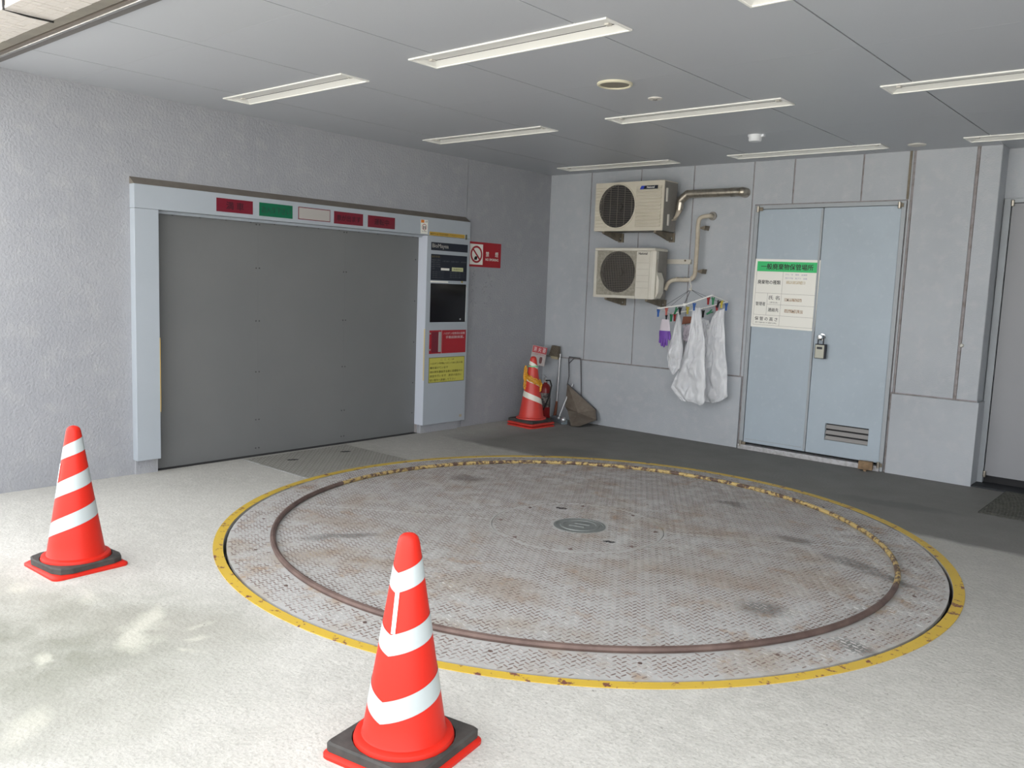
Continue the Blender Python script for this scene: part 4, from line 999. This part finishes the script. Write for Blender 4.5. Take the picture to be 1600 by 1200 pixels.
B().tube([(2.365, -.08, 2.445), (2.365, 0, 2.445)], .046, 20).obj('wall_stub', m_steel_d, du_, smooth=True)
lp = thing('lagged_pipe', 'beige taped pipe looping from the lower unit up into the wall', 'pipe', (1.9, -.1, 1.6))
pts = smoothp([(1.62, -.12, 1.50), (1.65, -.11, 1.575), (1.72, -.10, 1.606), (1.88, -.10, 1.610), (1.93, -.10, 1.66), (1.935, -.10, 1.75), (1.938, -.10, 2.0), (1.935, -.10, 2.14), (1.955, -.10, 2.21), (2.02, -.06, 2.232), (2.035, 0.0, 2.232)])
B().tube(pts, .021, 12).obj('pipe', m_lag, lp, smooth=True)
for x in (1.74, 1.83): B().tube([(x-.008, -.10, 1.609), (x+.008, -.10, 1.609)], .024, 12).obj('tape_wrap', m_lag, lp, smooth=True)
for z in (2.115, 1.695):
    s_ = B().tube([(1.936, -.10, z-.008), (1.936, -.10, z+.008)], .024, 12).obj('clip', m_lag, lp, smooth=True)
    B().prism([(1.955, z-.008), (2.0, z-.022), (2.01, z+.022), (1.955, z+.008)], -.09, -.001, lambda a, b_, h: (a, h, b_)).obj('clip_foot', m_bracket, s_)
B().lathe([(.042, 0), (.042, .012), (.022, .014)], 24, Matrix.Translation((2.035, -.0, 2.235)) @ Matrix.Rotation(PI/2, 4, 'X')).obj('wall_flange', m_side, lp)
sr = thing('slotted_rail', 'short pale steel channel fixed to the wall beside the lower unit', 'rail', (1.7, -.02, 1.8))
B().box(1.44, 1.835, -.030, -.001, 1.765, 1.785).obj('channel', m_cream2, sr); B().box(1.44, 1.835, -.018, -.001, 1.785, 1.812).obj('channel', m_cream2, sr)
B().lathe([(.010, 0), (.010, .006)], 10, Matrix.Translation((1.77, -.018, 1.800)) @ Matrix.Rotation(PI/2, 4, 'X')).obj('bolt', m_bracket, sr)

# ================================================================== PEG HANGER
hg = thing('laundry_hanger', 'white folding peg hanger hooked on the beige pipe', 'hanger', (1.98, -.22, 1.37))
HA, HB, HC, HD = Vector((1.70, -.375, 1.318)), Vector((2.280, -.375, 1.468)), Vector((2.288, -.07, 1.410)), Vector((1.690, -.07, 1.268))
HM, HN = Vector((1.995, -.375, 1.366)), Vector((1.99, -.07, 1.325))
B().tube([HA, HM, HB], .0065, 8).obj('front_bar', m_white, hg); B().tube([HB, HC], .0045, 8).obj('end_bar', m_white, hg)
B().tube([HC, HN, HD], .0055, 8).obj('rear_bar', m_white, hg); B().tube([HD, HA], .0045, 8).obj('end_bar', m_white, hg)
B().tube([HM, HN], .0045, 8).obj('hinge_bar', m_white, hg)
B().box(HM.x-.014, HM.x+.014, HM.y-.009, HM.y+.009, HM.z-.012, HM.z+.014).obj('hinge', m_white, hg, bevel=.003)
HK = Vector((1.925, -.15, 1.515))
B().tube(smoothp([HK, HK+Vector((.004, 0, .035)), HK+Vector((-.018, .01, .075)), HK+Vector((-.030, .03, .115)), HK+Vector((-.028, .055, .130)), HK+Vector((-.024, .080, .105))]), .0055, 8).obj('hook', m_plug, hg, smooth=True)
B().sphere(HK, .017, 12).obj('swivel', m_plug, hg, smooth=True)
for e in (HA.lerp(HM, .15), HB.lerp(HM, .3), HC.lerp(HN, .2), HD.lerp(HN, .3), HA.lerp(HD, .5), HM): B().tube([HK, e], .0018, 5).obj('cord', m_wire, hg)
PEGN = {'blue': 'blue', 'red': 'red', 'green': 'green', 'black': 'black', 'yellow': 'yellow', 'pink': 'faded red'}
def peg(x, y, z, colr, top, lab, tilt=0, s=1.0):
    k = thing('clothes_peg', lab, 'peg', (x, y, z), 'coloured pegs on the hanger')
    R = Matrix.Translation((x, y, z)) @ Matrix.Rotation(tilt, 4, 'Y') @ Matrix.Rotation(-.3, 4, 'Z')
    for sg_ in (-1, 1):
        b = B().prism([(sg_*.001*s, -.036*s), (sg_*.006*s, -.036*s), (sg_*.007*s, 0), (sg_*.017*s, .034*s), (sg_*.012*s, .036*s), (sg_*.001*s, .004*s)], -.007*s, .007*s, lambda a, b_, h: (a, h, b_))
        b.v = [tuple(R @ Vector(v)) for v in b.v]; b.obj('jaw', PEG[colr], k)
    B().tube([R @ Vector((0, 0, .004)), Vector((x, y, top))], .0012, 4).obj('cord', m_wire, k)
def on_bar(a, b_, x): t = (x-a.x)/(b_.x-a.x); return a.lerp(b_, t).z
F, R_ = -.375, -.07
peg(1.709, F, 1.272, 'blue', 1.32, 'blue peg hanging free at the low left end of the hanger')
peg(1.800, F, 1.292, 'pink', 1.34, 'faded red peg next to the blue one at the left end')
peg(1.803, F, 1.232, 'black', 1.26, 'small black peg gripping the purple glove', s=.8)
peg(1.785, -.17, 1.298, 'green', 1.31, 'green peg left of the black peg that holds the narrow bag', .4)
peg(1.690, -.09, 1.222, 'green', 1.28, 'dark green peg behind the purple glove')
peg(1.731, -.09, 1.228, 'red', 1.29, 'red peg between the glove and the narrow bag')
peg(1.948, F, 1.305, 'black', 1.36, 'black peg holding the narrow left bag')
peg(1.90, -.14, 1.308, 'yellow', 1.33, 'yellow peg over the gap between two bags')
peg(2.098, F, 1.352, 'blue', 1.42, 'blue peg holding the wide middle bag')
peg(2.060, -.12, 1.283, 'black', 1.34, 'black peg right of the middle bag under the rear bar')
peg(2.130, -.12, 1.300, 'green', 1.35, 'green peg tilted beside the right bag', 1.0)
peg(2.150, -.20, 1.412, 'red', 1.44, 'red peg high under the raised right corner')
peg(2.200, -.20, 1.413, 'green', 1.44, 'green peg high under the raised right corner')
peg(2.235, -.16, 1.386, 'black', 1.42, 'black peg above the right bag', .3)
peg(2.195, -.10, 1.335, 'red', 1.38, 'red peg gripping the top of the right bag')
peg(2.250, -.12, 1.385, 'yellow', 1.41, 'yellow peg at the right end of the hanger')
peg(2.286, -.09, 1.362, 'blue', 1.41, 'blue peg on the right corner holding the right bag')

# plastic bags
def bag(name, label, left, right, y0, thick, pleats, seed, group='plastic bags pegged on the hanger'):
    """left/right: lists of (x, z) from top to bottom"""
    rn = random.Random(seed); NU, NV = 44, 64; off_ = Vector((seed*3.1, 0, seed*1.7))
    def along(P, t):
        t *= len(P)-1; i = min(int(t), len(P)-2); f = t-i; f = f*f*(3-2*f)*.35+f*.65
        return P[i][0]*(1-f)+P[i+1][0]*f, P[i][1]*(1-f)+P[i+1][1]*f
    ph = [rn.uniform(0, 6.28) for _ in range(12)]
    vs = []; fs = []
    for side in (0, 1):
        for j in range(NV+1):
            v = j/NV; lx_, lz = along(left, v); rx_, rz = along(right, v)
            for i in range(NU+1):
                u = i/NU; x = lx_*(1-u)+rx_*u; z = lz*(1-u)+rz*u
                bul = math.sin(PI*u)**.6*thick*(.25+.75*min(1, v*1.6))*(1 if v < .92 else (1-v)/.08*.7+.3)
                pl = .014*math.sin(pleats*PI*u+ph[0]+2.5*math.sin(4*v+ph[1]))*(1-.3*v)+.011*math.sin(8*v+7*u+ph[2])*math.sin(5*u-4*v+ph[8])+.007*abs(math.sin(11*u-9*v+ph[3]))+.006*abs(math.sin(9*u+13*v+ph[9]))
                pl += .005*math.sin(31*u+8*v+ph[4])*math.sin(23*v+ph[5])
                q_ = Vector((x*7, side*5.0, z*4.2))+off_
                n1 = mnoise.noise(q_); n2 = mnoise.noise(q_*2.3+Vector((9, 0, 0)))
                pl += .030*(1-abs(n1)*2.4)-.018+.014*(1-abs(n2)*2.6)
                pl *= math.sin(PI*u)**.4
                y = y0+(-bul if side == 0 else bul)+pl*(1 if side == 0 else -.8)
                zz = z+.006*math.sin(7*u+ph[6])*v
                vs.append((x+.004*math.sin(19*v+ph[7])*(1 if u > .5 else -1)*abs(u-.5)*2, min(y, -.024), zz))
    m_ = (NU+1)*(NV+1)
    for side in (0, 1):
        for j in range(NV):
            for i in range(NU):
                q = side*m_+j*(NU+1)+i; fs.append((q, q+1, q+NU+2, q+NU+1))
    for i in range(NU): fs.append((NV*(NU+1)+i, NV*(NU+1)+i+1, m_+NV*(NU+1)+i+1, m_+NV*(NU+1)+i))
    for j in range(NV):
        for i in (0, NU): q = j*(NU+1)+i; fs.append((q, q+NU+1, m_+q+NU+1, m_+q))
    b = B(); b.v = vs; b.f = fs
    o = b.obj(name, m_bag, None, smooth=True); tag(o, label, 'bag', group); return o
bag('plastic_bag', 'narrow crumpled white plastic bag at the left, hanging by a black peg', [(1.938, 1.285), (1.905, 1.14), (1.865, .98), (1.842, .84), (1.870, .76), (1.905, .695)], [(1.950, 1.285), (1.975, 1.15), (2.005, .98), (2.010, .86), (1.985, .76), (1.930, .690)], -.385, .028, 2.5, 1)
bag('plastic_bag', 'widest clear plastic bag in the middle, hanging by a blue peg', [(2.045, 1.335), (2.028, 1.20), (2.018, 1.04), (1.975, .90), (1.930, .72), (1.858, .55), (1.900, .50), (1.99, .435)], [(2.120, 1.345), (2.150, 1.22), (2.185, 1.06), (2.205, .90), (2.215, .75), (2.225, .58), (2.235, .45), (2.20, .415)], -.300, .040, 4, 2)
bag('plastic_bag', 'plain clear plastic bag at the right, hanging by the corner pegs', [(2.205, 1.318), (2.165, 1.26), (2.130, 1.10), (2.10, .9), (2.08, .7), (2.06, .50), (2.10, .415)], [(2.290, 1.345), (2.292, 1.20), (2.318, 1.0), (2.345, .84), (2.365, .66), (2.382, .50), (2.30, .44)], -.125, .035, 3, 5)
bag('plastic_bag', 'short greyish plastic bag crumpled between the middle and right bags', [(2.045, 1.235), (2.02, 1.12), (1.98, .95), (1.95, .8)], [(2.125, 1.225), (2.165, 1.15), (2.20, .95), (2.18, .80)], -.125, .030, 3, 8)
o = bag('grey_cloth', 'small pale cloth behind the gap between the left and middle bags', [(1.865, 1.155), (1.865, 1.06), (1.875, 1.0)], [(1.955, 1.175), (1.955, 1.06), (1.94, 1.0)], -.14, .012, 2, 9, group=None)
o.data.materials[0] = m_cuff; o['category'] = 'cloth'
o = B().prism([(1.835, 1.165), (1.935, 1.185), (1.94, 1.25), (1.845, 1.245)], -.125, -.115, lambda a, b_, h: (a, h, b_)).obj('brown_rag', m_brown, None, bevel=.003)
tag(o, 'reddish brown rag pegged behind the middle bag', 'rag')
# rubber glove hanging fingers down
gl = thing('rubber_glove', 'purple rubber glove with pale cuff hanging fingers down', 'glove', (1.80, -.375, 1.21))
def glove(x0, y0, z0, s):
    b = B()
    R = Matrix.Translation((x0, y0, z0))
    # cuff (flattened tube widening downwards)
    prof = [(.040, 0), (.046, -.03), (.055, -.075), (.060, -.115)]
    b.lathe(prof, 24, R @ Matrix.Diagonal((1, .28, 1, 1))); b.obj('cuff', m_cuff, gl, smooth=True)
    h = B().lathe([(.0605, -.110), (.062, -.135), (.060, -.170), (.054, -.190)], 24, R @ Matrix.Diagonal((1, .30, 1, 1)))
    h.obj('palm', m_glove, gl, smooth=True)
    for dx, l, a in ((-.045, .070, -.10), (-.022, .100, -.03), (.002, .108, .02), (.026, .092, .10)):
        p0 = Vector((x0+dx*.9, y0, z0-.165)); d = Vector((math.sin(a), -.05, -math.cos(a)))
        B().tube([p0, p0+d*l*.5, p0+d*l*.9, p0+d*l], [.0150, .0135, .0115, .005], 10).obj('finger', m_glove, gl, smooth=True)
    p0 = Vector((x0+.048, y0-.005, z0-.125)); B().tube([p0, p0+Vector((.018, -.01, -.03)), p0+Vector((.020, -.012, -.065)), p0+Vector((.017, -.012, -.075))], [.016, .014, .012, .005], 10).obj('thumb', m_glove, gl, smooth=True)
glove(1.795, -.375, 1.215, 1)

# ================================================================== CEILING FIXTURES
def ceiling_light(x0, x1, y0, y1, lab):
    k = thing('ceiling_light', lab, 'light', ((x0+x1)/2, (y0+y1)/2, H), 'recessed strip lights in the ceiling')
    d = .085; e = .004
    fr = B()
    for q in ((x0+e, x1-e, y0+e, y0+.014), (x0+e, x1-e, y1-.014, y1-e), (x0+e, x0+.014, y0+.014, y1-.014), (x1-.014, x1-e, y0+.014, y1-.014)): fr.box(q[0], q[1], q[2], q[3], H-.007, H+.012)
    fr.obj('trim_frame', m_white, k)
    # shallow V-shaped reflector with end caps
    d = .017; ym = y0+.158
    yi0, yi1, ya, yb = y0+.010, y1-.010, ym-.004, ym+.004
    xi0, xi1 = x0+.012, x1-.012
    B().add([(xi0, yi0, H+.001), (xi1, yi0, H+.001), (xi1, ya, H+d), (xi0, ya, H+d)], [(0, 1, 2, 3)]).obj('reflector', m_refl, k)
    B().add([(xi0, yi1, H-.004), (xi1, yi1, H-.004), (xi1, yb, H+d), (xi0, yb, H+d)], [(0, 1, 2, 3)]).obj('reflector', m_refl, k)
    B().add([(xi0, ya, H+d), (xi1, ya, H+d), (xi1, yb, H+d+.004), (xi0, yb, H+d+.004)], [(0, 1, 2, 3)]).obj('ridge_seam', m_side, k)
    for s_, xe in ((1, xi0), (-1, xi1)):
        B().add([(xe, yi0, H+.001), (xe, yi1, H-.003), (xe+s_*.05, yb, H+d-.001), (xe+s_*.05, ya, H+d-.001)], [(0, 1, 2, 3)]).obj('end_cap', m_refl, k)
        box('lamp_holder', m_plug, k, min(xe+s_*.05, xe+s_*.075), max(xe+s_*.05, xe+s_*.075), ym-.05, ym-.02, H+.004, H+.02)
rown = ['front row nearest the opening', 'middle row', 'rear row along the back wall']
coln = ['closest to the gate wall', 'second from the gate wall', 'third from the gate wall', 'fourth from the gate wall']
for j, (y0, y1) in enumerate(LY):
    for i, (x0, x1) in enumerate(LX[:3]):
        ceiling_light(x0, x1, y0, y1, 'recessed white strip light, %s, %s' % (rown[j], coln[i]))
for (x0, x1) in LX[3:]:
    for (y0, y1) in LY: B().box(x0, x1, y0, y1, H+.0, H+.01).obj('panel', m_ceil, cl)
sk = thing('ceiling_speaker', 'round cream ceiling speaker with dark grille, largest disc overhead', 'speaker', (3.04, -3.24, H))
B().lathe([(.108, 0), (.108, -.008), (.098, -.014), (.090, -.010), (.088, -.002)], 40, Matrix.Translation((3.04, -3.24, H)), cap=False).obj('rim', mat('cream_rim', (.66, .62, .47), .5), sk, smooth=True)
B().lathe([(.089, -.001), (.089, -.006), (.03, -.007)], 40, Matrix.Translation((3.04, -3.24, H))).obj('grille', mat('speaker_grille', (.22, .20, .16), .7), sk)
sk = thing('ceiling_sensor', 'small flat white disc on the ceiling next to the speaker', 'sensor', (3.04, -2.775, H))
B().lathe([(.047, 0), (.045, -.006), (.020, -.010), (.018, -.006)], 28, Matrix.Translation((3.04, -2.775, H))).obj('disc', m_plug, sk, smooth=True)
B().lathe([(.014, -.005), (.014, -.012), (.006, -.014)], 16, Matrix.Translation((3.04, -2.775, H))).obj('eye', m_side, sk)
sk = thing('smoke_detector', 'white domed smoke detector near the rear strip light', 'detector', (3.03, -1.27, H))
B().lathe([(.058, 0), (.058, -.012), (.050, -.022), (.050, -.040), (.044, -.050), (.010, -.052)], 32, Matrix.Translation((3.03, -1.27, H))).obj('housing', mat('detector_white', (.70, .72, .74), .4), sk, smooth=True)
box('tab', MATS['detector_white'], sk, 3.075, 3.105, -1.285, -1.255, H-.018, H)
o = B().lathe([(.068, 0), (.066, -.008), (.045, -.012), (.01, -.012)], 32, Matrix.Translation((3.95, -.30, H))).obj('ceiling_disc', m_plug, None, smooth=True)
tag(o, 'flat cream disc on the ceiling above the double door', 'cover')
